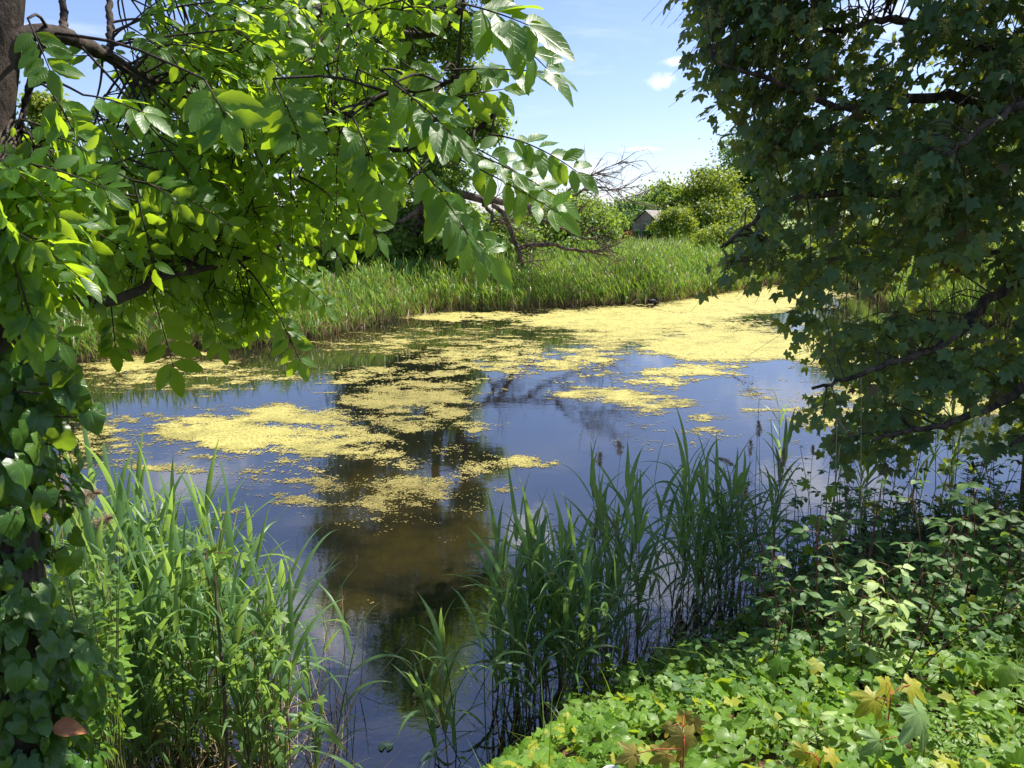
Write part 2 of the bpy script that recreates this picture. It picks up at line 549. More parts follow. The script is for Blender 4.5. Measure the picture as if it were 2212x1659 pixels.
def ground_z(x, y):
    x, y = np.asarray(x, float), np.asarray(y, float)
    sd = pond_sd(x, y)
    ys = near_y(x)
    t = np.clip((ys - y) / np.maximum(ys - 1.6, 0.5), 0, 1)
    near = 1.5 * t ** 0.85 + 0.05 * (fbm(x * 1.5, y * 1.5, 3) - .5) * (t > 0)
    far = 0.22 * (1 - np.exp(-np.maximum(sd, 0) / 0.5)) + 0.85 * sstep(sd, 2, 70) + 0.10 * (fbm(x * .2, y * .2, 5) - .5) * sstep(sd, 1, 6)
    far = far + 9.0 * sstep(y, 400, 1600)
    land = np.where(y < ys, near, far)
    return np.where(sd < 0, -np.minimum(0.9, 0.05 - sd * 0.35), land)


def spaced(lo, hi, step, reach, grow=1.18):
    a = list(np.arange(lo, hi + 1e-6, step))
    s = step
    while a[-1] < reach:
        s *= grow
        a.append(a[-1] + s)
    s = step
    while a[0] > -reach:
        s *= grow
        a.insert(0, a[0] - s)
    return np.array(a)


gx = spaced(-9, 9, 0.14, 4200)
gy = spaced(-1, 10, 0.12, 4200)
X, Y = np.meshgrid(gx, gy)
Z = ground_z(X, Y)
m, n, out = new_mat("ground_soil_and_grass")
pos = n.n("ShaderNodeNewGeometry").outputs["Position"]
sp = n.n("ShaderNodeSeparateXYZ")
n.l(pos, sp.inputs[0])
soil = n.mix(n.smooth(n.noise(pos, 4, 8, .65), .35, .7), (.018, .012, .007), (.075, .052, .028))
turf = n.mix(n.noise(pos, .35, 6, .6), (.07, .13, .022), (.17, .22, .05))
field = n.mix(n.noise(n.vmath('MULTIPLY', pos, (.2, 1, 1)), .02, 4), (.30, .30, .12), (.12, .20, .04))
col = n.mix(n.smooth(sp.outputs[1], 28, 40), soil, turf)
col = n.mix(n.smooth(sp.outputs[1], 120, 160), col, field)
p = n.n("ShaderNodeBsdfPrincipled")
n.l(col, p.inputs["Base Color"])
p.inputs["Roughness"].default_value = 0.95
p.inputs["Specular IOR Level"].default_value = 0.15
b = n.n("ShaderNodeBump")
b.inputs["Strength"].default_value, b.inputs["Distance"].default_value = 0.8, 0.05
n.l(n.noise(pos, 9, 8, .7), b.inputs["Height"])
n.l(b.outputs[0], p.inputs["Normal"])
n.l(p.outputs[0], out.inputs[0])
g = Bag()
ny, nx = X.shape
i, j = np.meshgrid(np.arange(ny - 1), np.arange(nx - 1), indexing='ij')
a = (i * nx + j)
g.add(np.stack([X, Y, Z], -1), [np.stack([a, a + 1, a + nx + 1, a + nx], -1).reshape(-1, 4)], (0, 0, 0))
tag(g.build("ground", m), "dark soil bank sloping to the pond and flat grassland beyond", "ground", kind="structure")

m, n, out = new_mat("pond_water")
pos = n.n("ShaderNodeNewGeometry").outputs["Position"]
weed = None
wn = n.noise(pos, 1.6, 6, .65)
for dx, dy, rx, ry in ((890, 1185, .85, 1.0), (770, 1300, .5, .28), (1010, 1150, .5, .7), (840, 1060, 1.2, 1.3), (230, 800, 4.0, 2.5), (800, 740, 3.5, 2.5)):
    c_ = at(dx, dy)
    q_ = n.vmath('MULTIPLY', n.vmath('SUBTRACT', pos, tuple(float(x) for x in c_)), (1 / rx, 1 / ry, 0))
    w_ = n.smooth(n.math('ADD', n.vmath('LENGTH', q_, out=1), n.math('MULTIPLY', n.math('SUBTRACT', wn, .5), 2.4)), 1.25, .2)
    weed = w_ if weed is None else n.math('MAXIMUM', weed, w_)
fine = n.noise(pos, 6, 6, .7)
col = n.mix(n.math('MULTIPLY', weed, fine), (.008, .0075, .006), (.042, .032, .009))
p = n.n("ShaderNodeBsdfPrincipled")
n.l(col, p.inputs["Base Color"])
p.inputs["Roughness"].default_value, p.inputs["IOR"].default_value = 0.015, 2.25
b = n.n("ShaderNodeBump")
b.inputs["Strength"].default_value, b.inputs["Distance"].default_value = 0.16, 0.008
rip = n.math('ADD', n.noise(n.vmath('MULTIPLY', pos, (1, 1.6, 1)), 2.2, 3, .5), n.math('MULTIPLY', n.noise(n.vmath('MULTIPLY', pos, (1, 2, 1)), 11, 3, .6), .22))
n.l(rip, b.inputs["Height"])
n.l(b.outputs[0], p.inputs["Normal"])
n.l(p.outputs[0], out.inputs[0])
g = Bag()
g.add([(-60, 2.4, 0), (60, 2.4, 0), (60, 75, 0), (-60, 75, 0)], [[(0, 1, 2, 3)]], (0, 0, 0))
tag(g.build("pond_water", m), "still pond water mirroring the sky and the old tree", "water", kind="structure")

g = Bag()
hx = np.linspace(-3800, 3800, 90)
top = 26 + 34 * fbm(hx / 900, hx * 0, 8)
rows = [np.stack([hx, np.full_like(hx, yy), zz], -1) for yy, zz in ((2600, hx * 0 + 2), (2900, top * .7), (3200, top), (3700, top * .5))]
V = np.concatenate(rows)
F = [(r * 90 + c, r * 90 + c + 1, (r + 1) * 90 + c + 1, (r + 1) * 90 + c) for r in range(3) for c in range(89)]
g.add(V, [F], (0, 0, 0))
tag(g.build("hills", plain_mat("far_woodland", (.03, .06, .045), (.06, .09, .06), .004, .9, 0)), "low wooded hills on the horizon", "hills", kind="structure")


# ------------------------------------------------------------------ duckweed and algae floating on the pond
def soft(u, v, cx, cy, rx, ry, rot=0.0):
    c, s_ = math.cos(rot), math.sin(rot)
    a, b = (u - cx), (v - cy)
    return np.exp(-(((a * c + b * s_) / rx) ** 2 + ((-a * s_ + b * c) / ry) ** 2) ** 1.4)


def cover(u, v):
    """Share of the surface that is covered, from patches read off the photo."""
    D = np.zeros_like(u)
    for cx, cy, rx, ry, amt, rot in ((1330, 690, 260, 26, 1.1, -.03), (1600, 655, 220, 32, 1.15, -.10), (1560, 745, 180, 34, 1.25, 0), (1720, 745, 120, 32, 1.1, 0),
                                     (1000, 683, 200, 12, .75, 0), (1450, 715, 330, 40, .72, 0), (1500, 800, 160, 16, .62, 0), (1330, 860, 170, 28, .56, .1), (1420, 826, 130, 16, .5, 0),
                                     (560, 940, 230, 50, .80, .05), (640, 900, 160, 30, .7, 0), (520, 960, 130, 26, .8, .1), (730, 935, 90, 40, .6, .1),
                                     (840, 850, 230, 60, .53, 0), (930, 920, 190, 40, .53, 0), (850, 810, 170, 26, .52, 0), (700, 1080, 130, 50, .42, 0), (850, 1050, 260, 95, .415, 0), (820, 970, 240, 50, .43, 0),
                                     (1120, 1000, 80, 14, .5, 0), (400, 1010, 160, 14, .5, 0), (200, 960, 140, 90, .43, 0), (360, 800, 330, 45, .50, .0), (250, 790, 220, 20, .55, 0),
                                     (1100, 770, 300, 50, .54, 0), (950, 740, 300, 40, .48, 0), (430, 1120, 200, 30, .42, 0), (1800, 880, 200, 60, .5, 0), (1450, 920, 240, 40, .36, 0),
                                     (2050, 880, 220, 24, .8, 0), (760, 1295, 90, 22, .46, 0), (1900, 790, 200, 60, .6, 0), (600, 1000, 250, 60, .42, .0)):
        D = np.maximum(D, amt * soft(u, v, cx, cy, rx, ry, rot))
    return D


m, n, out = new_mat("duckweed")
lf = n.n("ShaderNodeAttribute", attribute_name="lf").outputs["Vector"]
sp = n.n("ShaderNodeSeparateXYZ")
n.l(lf, sp.inputs[0])
pos = n.n("ShaderNodeNewGeometry").outputs["Position"]
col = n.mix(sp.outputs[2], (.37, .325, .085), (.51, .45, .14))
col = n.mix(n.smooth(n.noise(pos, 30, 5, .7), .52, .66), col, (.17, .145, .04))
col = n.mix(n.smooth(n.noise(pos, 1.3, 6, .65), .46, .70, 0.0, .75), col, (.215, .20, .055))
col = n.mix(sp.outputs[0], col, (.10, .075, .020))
p = n.n("ShaderNodeBsdfPrincipled")
n.l(col, p.inputs["Base Color"])
p.inputs["Roughness"].default_value = 0.75
p.inputs["Specular IOR Level"].default_value = 0.25
n.l(p.outputs[0], out.inputs[0])
M_DUCK = m
g = Bag()
for y0, y1, cx_, cy_ in ((5.0, 9.0, .012, .015), (9.0, 14.5, .015, .022), (14.5, 24, .028, .042), (24, 46, .06, .09)):
    half = y1 * 0.72 + 2
    xs, ys = np.arange(-half, half, cx_), np.arange(y0, y1, cy_)
    X, Y = np.meshgrid(xs, ys)
    X, Y = X.ravel() + rng.uniform(-.5, .5, X.size) * cx_, Y.ravel() + rng.uniform(-.5, .5, X.size) * cy_
    keep = pond_sd(X, Y) < -0.05
    X, Y = X[keep], Y[keep]
    u, v = pix(np.stack([X, Y, X * 0], -1))
    D = np.minimum(cover(u, v) * 1.13, 1.3)
    q = .5 + 2.1 * (0.30 * fbm(X * .9, Y * .7, 21, 5) + 0.62 * fbm(X * 2.0, Y * 3.0, 31, 7, .76) + .08 * rng.random(X.size) - .5)
    thr = .95 - .85 * D
    keep = (q > thr) | ((q > thr - .14) & (rng.random(X.size) < .10))
    keep &= D > 0.04
    X, Y, D, q, u, v, thr = X[keep], Y[keep], D[keep], q[keep], u[keep], v[keep], thr[keep]
    nn = len(X)
    sz = rng.uniform(.35, 1.25, nn)
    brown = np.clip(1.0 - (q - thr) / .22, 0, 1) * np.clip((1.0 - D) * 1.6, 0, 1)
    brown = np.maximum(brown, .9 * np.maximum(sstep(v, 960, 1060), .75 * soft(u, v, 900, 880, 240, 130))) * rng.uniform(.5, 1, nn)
    ang = rng.uniform(0, 6.28, nn)
    zz = rng.uniform(.003, .008, nn)
    q4 = []
    for k in range(5):
        a = ang + k * 1.2566
        rr = rng.uniform(.55, .9, nn) * sz * (1 + .8 * np.clip((q - thr) / .25, 0, 1))
        q4.append(np.stack([X + np.cos(a) * rr * cx_, Y + np.sin(a) * rr * cy_, zz + rng.uniform(-.0003, .0003, nn)], -1))
    V = np.stack(q4, 1)
    lf = np.zeros((nn, 5, 3))
    lf[:, :, 0] = brown[:, None]
    lf[:, :, 2] = rng.random(nn)[:, None]
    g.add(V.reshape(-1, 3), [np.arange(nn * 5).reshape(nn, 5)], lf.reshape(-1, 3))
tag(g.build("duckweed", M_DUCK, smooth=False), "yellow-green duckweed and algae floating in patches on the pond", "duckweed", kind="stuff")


# ------------------------------------------------------------------ far bank: reeds, meadow
def blades(bag, P, L, az, lean, bend, width, segs=4, hscale=None, rnd=None):
    """Many arching blades at once: base P, length L, azimuth az, lean and bend in radians."""
    nn = len(P)
    width = np.broadcast_to(np.asarray(width, float), (nn,))
    d = np.stack([np.cos(az), np.sin(az)], -1)
    side = np.stack([-np.sin(az + .6), np.cos(az + .6), az * 0], -1)
    cur, rows, al = P.copy(), [], []
    for k in range(segs + 1):
        t = k / segs
        w = width * (min(1, .5 + 3 * t) if t < .3 else (1 - t) / .7 + 0.03)
        rows += [cur - side * (w / 2)[:, None], cur + side * (w / 2)[:, None]]
        h = (cur[:, 2] - P[:, 2]) if hscale is None else (cur[:, 2] - hscale[0]) / hscale[1]
        al += [h, h]
        a = lean + bend * t
        st = (L / segs)[:, None]
        cur = cur + st * np.stack([np.sin(a) * d[:, 0], np.sin(a) * d[:, 1], np.cos(a)], -1)
    V = np.stack(rows, 1)
    k2 = 2 * (segs + 1)
    F = np.array([(2 * k, 2 * k + 1, 2 * k + 3, 2 * k + 2) for k in range(segs)])
    lf = np.zeros((nn, k2, 3))
    lf[:, :, 0] = np.tile([-1, 1], segs + 1)
    lf[:, :, 1] = np.stack(al, 1)
    lf[:, :, 2] = (rng.random(nn) if rnd is None else rnd)[:, None]
    bag.add(V.reshape(-1, 3), [(F[None] + (np.arange(nn) * k2)[:, None, None]).reshape(-1, 4)], lf.reshape(-1, 3))


def shore_points(nn, depth_of, lo=0.0, hi=1.0):
    """Random land points behind the far shore; depth_of(u) gives the distance from the water."""
    seg = np.linalg.norm(np.diff(FAR, axis=0), axis=1)
    s_ = np.concatenate([[0], np.cumsum(seg)]) / seg.sum()
    t = rng.uniform(lo, hi, nn)
    base = np.stack([np.interp(t, s_, FAR[:, k]) for k in (0, 1)], -1)
    e = 1e-3
    tg = unit(np.stack([np.interp(np.minimum(t + e, 1), s_, FAR[:, k]) - np.interp(np.maximum(t - e, 0), s_, FAR[:, k]) for k in (0, 1)], -1))
    nrm = np.stack([-tg[:, 1], tg[:, 0]], -1)
    return base + nrm * depth_of(rng.random(nn))[:, None] + rng.normal(0, .25, (nn, 2))


g = Bag()
xy = np.concatenate([shore_points(9000, lambda u: -0.25 + 2.2 * u ** 1.5, .02, .98), shore_points(6500, lambda u: 1.5 + 26 * u ** 1.4, .02, .98)])
z = np.maximum(ground_z(xy[:, 0], xy[:, 1]), -0.15)
P = np.column_stack([xy, z])
dist = np.linalg.norm(xy, axis=1)
ok = (xy[:, 1] > 8)
P, dist = P[ok], dist[ok]
patchn = fbm(P[:, 0] * .35, P[:, 1] * .35, 44)
left = sstep(P[:, 0], -3, -8)
hgt = rng.normal(1.68, .2, len(P)) * (.55 + .85 * patchn) * (1 - .30 * left)
hgt = hgt * (.58 + .42 * sstep(pond_sd(P[:, 0], P[:, 1]) + .5 * (patchn - .5), -.2, 1.1))
nn = len(P)
rn = rng.random(nn)
rn = np.where(rng.random(nn) < .25 + .22 * left, .82 + .18 * rn, .79 * rn)
blades(g, P, hgt, rng.uniform(0, 6.28, nn), rng.normal(0, .07, nn), rng.normal(.12, .1, nn), .012 + dist * .0004, 4, (z.min(), 1.7), rn)
for k in range(6):
    f = rng.uniform(.22, .95, nn)
    B = P.copy()
    B[:, 2] += hgt * f
    B[:, :2] += rng.normal(0, .05, (nn, 2))
    r2 = np.where(rng.random(nn) < .10 + .25 * (1 - f), .82 + .18 * rng.random(nn), .79 * rng.random(nn))
    blades(g, B, rng.uniform(.28, .55, nn), rng.uniform(0, 6.28, nn), rng.uniform(.15, .6, nn), rng.uniform(.2, 1.5, nn), .018 + dist * .0006, 4, (z.min(), 1.7), r2)
# broken straw and new shoots at the waterline
xy = shore_points(6000, lambda u: -0.45 + 1.0 * u, .02, .98)
P = np.column_stack([xy, np.full(len(xy), .01)])
nn = len(P)
blades(g, P, rng.uniform(.3, .9, nn), rng.uniform(0, 6.28, nn), rng.uniform(.1, 1.1, nn), rng.uniform(-.3, .8, nn), .012 + rng.random(nn) * .014, 3, (0, 1.7), np.where(rng.random(nn) < .6, .9, .3) + rng.random(nn) * .09)
tag(g.build("far_reed_bed", M_BED), "dense bed of green and straw-brown reeds along the far shore", "reeds", kind="stuff")

g = Bag()
nn = 26000
yy = 34 + 80 * rng.random(nn) ** 1.5
xx = rng.uniform(-.75, .85, nn) * yy
sd = pond_sd(xx, yy)
ok = sd > 1.5
xx, yy = xx[ok], yy[ok]
P = np.column_stack([xx, yy, ground_z(xx, yy)])
nn = len(P)
blades(g, P, rng.uniform(.5, 1.15, nn), rng.uniform(0, 6.28, nn), rng.uniform(0, .3, nn), rng.uniform(.1, .8, nn), .035 + yy * .0009, 3)
tag(g.build("meadow_grass", M_MEADOW), "long pale green meadow grass between the reeds and the shed", "grass", kind="stuff")


# ------------------------------------------------------------------ trees beyond the pond
def crown(bag, blobs, size, spread=0.32, per=28, out_bias=0.6):
    for c, r, nn in blobs:
        c, r = np.asarray(c, float), np.asarray(r, float)
        nc = max(6, nn // per)
        d = rand_dirs(nc)
        cc = c + d * r * (rng.random(nc) ** .42)[:, None]
        idx = rng.integers(0, nc, nn)
        sig = r.mean() * spread * rng.uniform(.35, 1.0, nc)
        off = rng.normal(0, 1, (nn, 3)) * sig[idx][:, None] * np.array([1, 1, .6])
        P = cc[idx] + off
        al = unit(rand_dirs(nn) + np.array([0, 0, -.25]))
        nr = unit(unit(P - c) * out_bias + np.array([0, 0, .55]) + rand_dirs(nn) * .7)
        lum = rng.random(nc)
        bag.scatter(DIAMOND, P, frames(al, nr, size * rng.uniform(.6, 1.35, nn)), np.clip(.55 * lum[idx] + .45 * rng.random(nn), 0, 1))


def twiggy(bag, start, direction, length, rad, depth, gravity=0.0, sides=4, wig=.25):
    """Bare recursive branching."""
    nseg = 5
    p, d = np.array(start, float), unit(direction)
    pts, dirs = [p], [d]
    for k in range(nseg):
        d = unit(d + rng.normal(0, wig, 3) * .6 + np.array([0, 0, gravity]))
        p = p + d * length / nseg
        pts.append(p)
        dirs.append(d)
    bag.tube(pts, np.linspace(rad, rad * .45, nseg + 1), sides)
    if depth > 0:
        for k in range(2 + (depth > 1) * 2):
            q = rng.integers(1, nseg + 1)
            twiggy(bag, pts[q], dirs[q] + rng.normal(0, .55, 3), length * rng.uniform(.45, .8), rad * .5, depth - 1, gravity, sides, wig)


# the old tree with torn-off limbs right behind the reeds
YT = 31.0
base = pt(892, 600, YT)
base[2] = ground_z(base[0], base[1])
old = thing("old_tree", "tall half-dead old tree with leafy crown and bare broken limbs behind far reeds", "tree", base)
g = Bag()
tr = spline([base - (0, 0, .3), pt(890, 545, YT), pt(900, 480, YT + .3), pt(935, 400, YT + .5), pt(930, 300, YT + .6), pt(915, 150, YT + .6), pt(900, -40, YT + .7), pt(890, -230, YT + .7)], 28)
g.tube(tr, np.interp(np.linspace(0, 1, 28), [0, .1, .35, .5, 1], [.24, .19, .30, .24, .05]), 9)
tr2 = spline([base + (.9, .4, -.3), pt(925, 520, YT + .5), pt(945, 440, YT + .4), pt(960, 380, YT + .3), pt(1000, 300, YT), pt(985, 180, YT), pt(970, 60, YT)], 22)
g.tube(tr2, np.interp(np.linspace(0, 1, 22), [0, .3, .5, 1], [.17, .30, .30, .05]), 8)
for c in ((880, 330, 760, 230), (910, 200, 830, 60), (930, 260, 1050, 150), (915, 120, 1010, -20), (890, -50, 800, -180)):
    a, b = pt(c[0], c[1], YT + .6), pt(c[2], c[3], YT + rng.uniform(-1, 1.5))
    g.tube(spline([a, (a + b) / 2 + rng.normal(0, .25, 3), b], 8), np.linspace(.12, .03, 8), 6)
g.build("trunk", M_OLDBARK, old, loc=base)
DEAD = [([(950, 405), (1020, 427), (1070, 436), (1104, 436), (1137, 443), (1171, 440), (1210, 440)], .17, .06, YT - 1.0),
        ([(1064, 440), (1091, 470), (1108, 514), (1125, 551), (1132, 580)], .10, .08, YT - 1.2),
        ([(1118, 537), (1168, 527), (1222, 534), (1272, 544), (1310, 540)], .10, .03, YT - 1.3),
        ([(1137, 443), (1155, 465), (1195, 485), (1255, 510), (1300, 520)], .10, .025, YT - 1.1),
        ([(1205, 440), (1222, 417), (1272, 380), (1336, 353)], .07, .012, YT - 1.0),
        ([(1200, 441), (1240, 420), (1290, 402), (1330, 412), (1350, 428)], .06, .012, YT - .8),
        ([(1040, 432), (1062, 470), (1050, 500)], .09, .03, YT - 1.2),
        ([(930, 430), (880, 470), (845, 484), (835, 510)], .12, .05, YT - 1.0)]
for ctrl, r0, r1, yd in DEAD:
    g = Bag()
    P = spline([pt(a, b, yd) for a, b in ctrl], 16) + np.column_stack([rng.normal(0, .035, (16, 2)), rng.normal(0, .03, 16)])
    g.tube(P, np.linspace(r0, r1, 16), 7)
    for k in range(int(10 if r0 < .12 else 5)):
        q = rng.integers(4, 16)
        dd = unit(np.array([.8, rng.normal(0, .4), rng.normal(-.05, .5)]))
        twiggy(g, P[q], dd, rng.uniform(.6, 1.7), .022, 2, 0, 4, .2)
    g.build("dead_branch", M_OLDBARK, old, loc=base)
g = Bag()


def blob(dx, dy, y, rpx, rpy, nn, depth=None):
    c = pt(dx, dy, y)
    rx, rz = rpx * K / FOC * y, rpy * K / FOC * y
    return c, (rx, depth or (rx + rz) / 2, rz), nn


crown(g, [blob(880, 60, YT, 110, 90, 7500), blob(1000, 90, YT, 55, 60, 2600), blob(860, -130, YT + .5, 150, 130, 10500), blob(980, -120, YT, 95, 100, 5500), blob(770, 20, YT + .5, 90, 100, 5200), blob(1060, -60, YT + .3, 45, 60, 1800),
          blob(860, -320, YT + .5, 120, 100, 6500), blob(870, -440, YT + .5, 70, 60, 2600), blob(700, -90, YT + .8, 80, 100, 4600), blob(670, 80, YT + 1, 60, 80, 2800), blob(1005, 180, YT, 42, 38, 1800), blob(1060, 275, YT - .3, 38, 36, 1700), blob(1000, 290, YT + .4, 50, 40, 1900), blob(830, 170, YT + .5, 85, 70, 3600),
          blob(800, 320, YT + .5, 90, 80, 4200), blob(720, 220, YT + .8, 70, 80, 3000), blob(940, 380, YT + 1, 90, 40, 2200), blob(780, 430, YT + .5, 80, 60, 3500), blob(870, 470, YT + .8, 75, 50, 3200), blob(980, 480, YT + .9, 50, 45, 2000),
          blob(930, 540, YT + .6, 60, 40, 2600), blob(780, 510, YT + .5, 80, 50, 3000), blob(965, 560, YT + .2, 30, 45, 1300), blob(840, 560, YT + .4, 50, 40, 1800), blob(850, 530, YT - .7, 60, 50, 2200), blob(960, 520, YT - .7, 40, 45, 1300), blob(890, 570, YT - .6, 60, 25, 1300), blob(960, 400, YT - .8, 50, 40, 1500), blob(900, 330, YT - .6, 60, 60, 2000), blob(1010, 480, YT - .6, 35, 40, 1100)], .16, .30, 24)
g.build("crown", M_OLD, old, loc=base)


def tree(name, label, cat, spec, mat, size, trunk_r=.15, bark=None, group=None, per=28, spread=.32):
    """A tree or bush beyond the pond: spec lists its crown's blobs as photo position, distance, half-sizes and leaf count."""
    bl = [blob(*s) for s in spec]
    c0 = np.mean([b_[0] for b_ in bl], axis=0)
    x, y = c0[0], c0[1]
    bs = np.array([x, y, float(ground_z(x, y)) - .05])
    o = thing(name, label, cat, bs, group)
    gt = Bag()
    topz = max(b_[0][2] for b_ in bl)
    hh = max(topz - bs[2], .6)
    stem_p = spline([bs, bs + (.03 * hh, 0, .35 * hh), bs + (-.02 * hh, .02 * hh, .7 * hh), bs + (.0, 0, hh)], 12)
    gt.tube(stem_p, np.linspace(trunk_r, trunk_r * .2, 12), 7)
    for b_ in bl:
        q = stem_p[rng.integers(3, 8)]
        gt.tube(spline([q, (q + b_[0]) / 2 + rng.normal(0, .04 * hh, 3), b_[0]], 7), np.linspace(trunk_r * .5, trunk_r * .12, 7), 5)
        for k in range(3):
            e = b_[0] + rand_dirs(1)[0] * np.array(b_[1]) * .7
            gt.tube(spline([b_[0], (b_[0] + e) / 2 + rng.normal(0, .02 * hh, 3), e], 5), np.linspace(trunk_r * .16, trunk_r * .05, 5), 4)
    gt.build("trunk", bark or M_BARK, o, loc=bs)
    gc = Bag()
    crown(gc, bl, size, spread, per)
    gc.build("crown", mat, o, loc=bs)
    return o


G1, G2 = "trees beyond the far meadow", "bushes on the far bank"
tree("broadleaf_tree", "rounded bright green tree rising directly behind the shed", "tree", [(1440, 435, 125, 61, 41, 4420), (1395, 455, 124, 44, 36, 2550), (1470, 445, 126, 38, 43, 2210), (1425, 470, 122, 78, 31, 2550)], M_FAR, .50, .25, group=G1)
tree("broadleaf_tree", "pale yellow-green tree right of the shed, before a taller dark tree", "tree", [(1540, 405, 120, 56, 43, 4080), (1515, 470, 116, 50, 43, 3060), (1580, 465, 116, 44, 48, 2550)], M_FARY, .46, .25, group=G1)
tree("broadleaf_tree", "tall blue-green tree partly hidden by the dark sycamore leaves", "tree", [(1630, 340, 130, 72, 61, 5440), (1600, 400, 132, 50, 61, 3230), (1690, 420, 128, 67, 73, 3740), (1620, 470, 126, 67, 61, 2720)], M_FARD, .50, .3, group=G1)
tree("broadleaf_tree", "dark low tree left of the shed behind bare twigs", "tree", [(1350, 460, 112, 44, 31, 2890), (1385, 475, 110, 44, 31, 2890), (1345, 485, 108, 47, 29, 2550), (1390, 500, 106, 38, 26, 2040)], M_FARD, .40, .2, group=G1)
tree("young_tree", "small yellow-green tree with reddish shoots standing in front of the shed", "tree", [(1455, 478, 72, 36, 26, 2550), (1440, 493, 72, 38, 19, 1530), (1475, 490, 72, 26, 21, 1190)], M_FARY, .24, .07, group=G1)
tree("broadleaf_tree", "bright yellowish tree whose top shows left, beside the ash trunk", "tree", [(95, 230, 38, 42, 30, 1900), (110, 270, 38, 50, 30, 1900), (60, 330, 38, 60, 60, 2600), (120, 400, 38, 60, 60, 2600), (60, 480, 38, 80, 50, 2600)], M_FARY, .20, .18, group="trees on the left shore")
tree("broadleaf_tree", "grey-green tree on the left shore behind hanging ash leaves", "tree", [(-120, 250, 34, 100, 100, 3800), (-130, 400, 34, 110, 100, 3800), (-260, 300, 36, 100, 130, 3500)], M_FAR, .20, .22, group="trees on the left shore")
tree("willow_bush", "light green bushy willow on the left bank under the ash branches", "bush", [(240, 530, 33, 60, 32, 2300), (310, 545, 33, 50, 24, 1400), (180, 560, 31, 60, 30, 1800)], M_FARY, .17, .08, group=G2)
tree("willow_bush", "dense green bush at the left foot of the old tree", "bush", [(720, 520, 33, 60, 50, 2600), (760, 490, 34, 55, 60, 2600), (680, 560, 32, 60, 36, 1800), (770, 560, 31, 40, 40, 1500)], M_OLD, .16, .1, group=G2)
tree("hawthorn_bush", "bright green bush under the bare limbs right of the old tree", "bush", [(1060, 520, 36, 67, 56, 4420), (1010, 540, 34, 56, 43, 2890), (1120, 540, 37, 56, 48, 3400)], M_FAR, .17, .1, group=G2)
tree("hawthorn_bush", "broad yellow-green bush where the bare twigs end, left of the meadow", "bush", [(1210, 500, 46, 78, 63, 5100), (1270, 500, 46, 61, 56, 4080), (1160, 480, 48, 56, 63, 3400), (1310, 525, 45, 29, 31, 1530), (1240, 545, 44, 78, 29, 2550)], M_FAR, .20, .1, group=G2)
tree("hawthorn_bush", "low hedge-like bush behind the end of the bare twigs", "bush", [(1290, 470, 70, 44, 34, 2720), (1240, 450, 72, 56, 36, 2890), (1320, 490, 66, 33, 29, 1700)], M_FAR, .26, .1, group=G2)
tree("willow_bush", "sunlit bush between the shed and the hanging sycamore branch", "bush", [(1560, 515, 60, 50, 31, 2720), (1620, 520, 60, 67, 43, 3230), (1520, 520, 64, 29, 21, 1190)], M_FARY, .24, .1, group=G2)
tree("willow_bush", "bush on the right shore seen through gaps in the sycamore", "bush", [(2000, 500, 40, 120, 60, 2600), (2180, 480, 38, 120, 80, 2600), (1840, 520, 42, 80, 50, 2000)], M_FARY, .2, .1, group=G2)
tree("broadleaf_tree", "tree on the right shore behind the sycamore crown", "tree", [(2000, 330, 46, 130, 90, 3500), (2200, 300, 44, 130, 110, 3500), (1860, 400, 48, 80, 70, 2200)], M_FAR, .25, .2, group="trees on the right shore")

tree("willow_bush", "pale green willow scrub behind the left reeds, beneath the lowest ash branch", "bush", [(470, 560, 30, 60, 30, 2200), (540, 545, 31, 60, 36, 2400), (610, 540, 32, 50, 40, 2200)], M_FAR, .16, .08, group=G2)
tree("willow_bush", "grey-green scrub at the far left shore behind the ivied trunk", "bush", [(20, 590, 24, 90, 50, 2400), (110, 600, 26, 60, 34, 1800), (-80, 560, 25, 90, 60, 2400)], M_FARY, .15, .08, group=G2)

# the shed
M_STONE = plain_mat("weathered_rubble", (.16, .13, .10), (.30, .25, .20), 1.6, .92, .6)
M_SLATE = plain_mat("weathered_slates", (.17, .15, .135), (.34, .30, .27), 1.2, .75, .5, (1, 3, 1))
M_DARK = plain_mat("dark_timber", (.02, .018, .015), (.05, .042, .035), 8, .8, .3)
c = pt(1393, 514, 100.0)
gz = float(ground_z(c[0], c[1]))
sh = thing("shed", "small grey stone shed with pitched slate roof at the meadow's far edge", "shed", (c[0], c[1], gz))
Wd, Ln, He, Hr = 3.5, 5.0, 2.35, 3.75
g = Bag()
for sx in (-1, 1):
    x0, x1 = sorted((sx * Wd / 2, sx * (Wd / 2 - .3)))
    V = [(x0, 0, -.3), (x1, 0, -.3), (x1, Ln, -.3), (x0, Ln, -.3), (x0, 0, He), (x1, 0, He), (x1, Ln, He), (x0, Ln, He)]
    g.add(V, [[(0, 3, 2, 1), (4, 5, 6, 7), (0, 1, 5, 4), (1, 2, 6, 5), (2, 3, 7, 6), (3, 0, 4, 7)]], (0, 0, .5))
for y0 in (0.0, Ln - .3):
    a = [(-Wd / 2 + .3, -.3), (Wd / 2 - .3, -.3), (Wd / 2 - .3, He), (0, Hr - .1), (-Wd / 2 + .3, He)]
    V = [(x, y0 + .003, z_) for x, z_ in a] + [(x, y0 + .3, z_) for x, z_ in a]
    g.add(V, [[(0, 1, 2, 3, 4)], [(9, 8, 7, 6, 5)], [(k, (k + 1) % 5, (k + 1) % 5 + 5, k + 5) for k in range(5)]], (0, 0, .5))
g.build("wall", M_STONE, sh, False)
g = Bag()
sl = math.hypot(Wd / 2 + .25, (Hr - He) * (Wd / 2 + .25) / (Wd / 2))
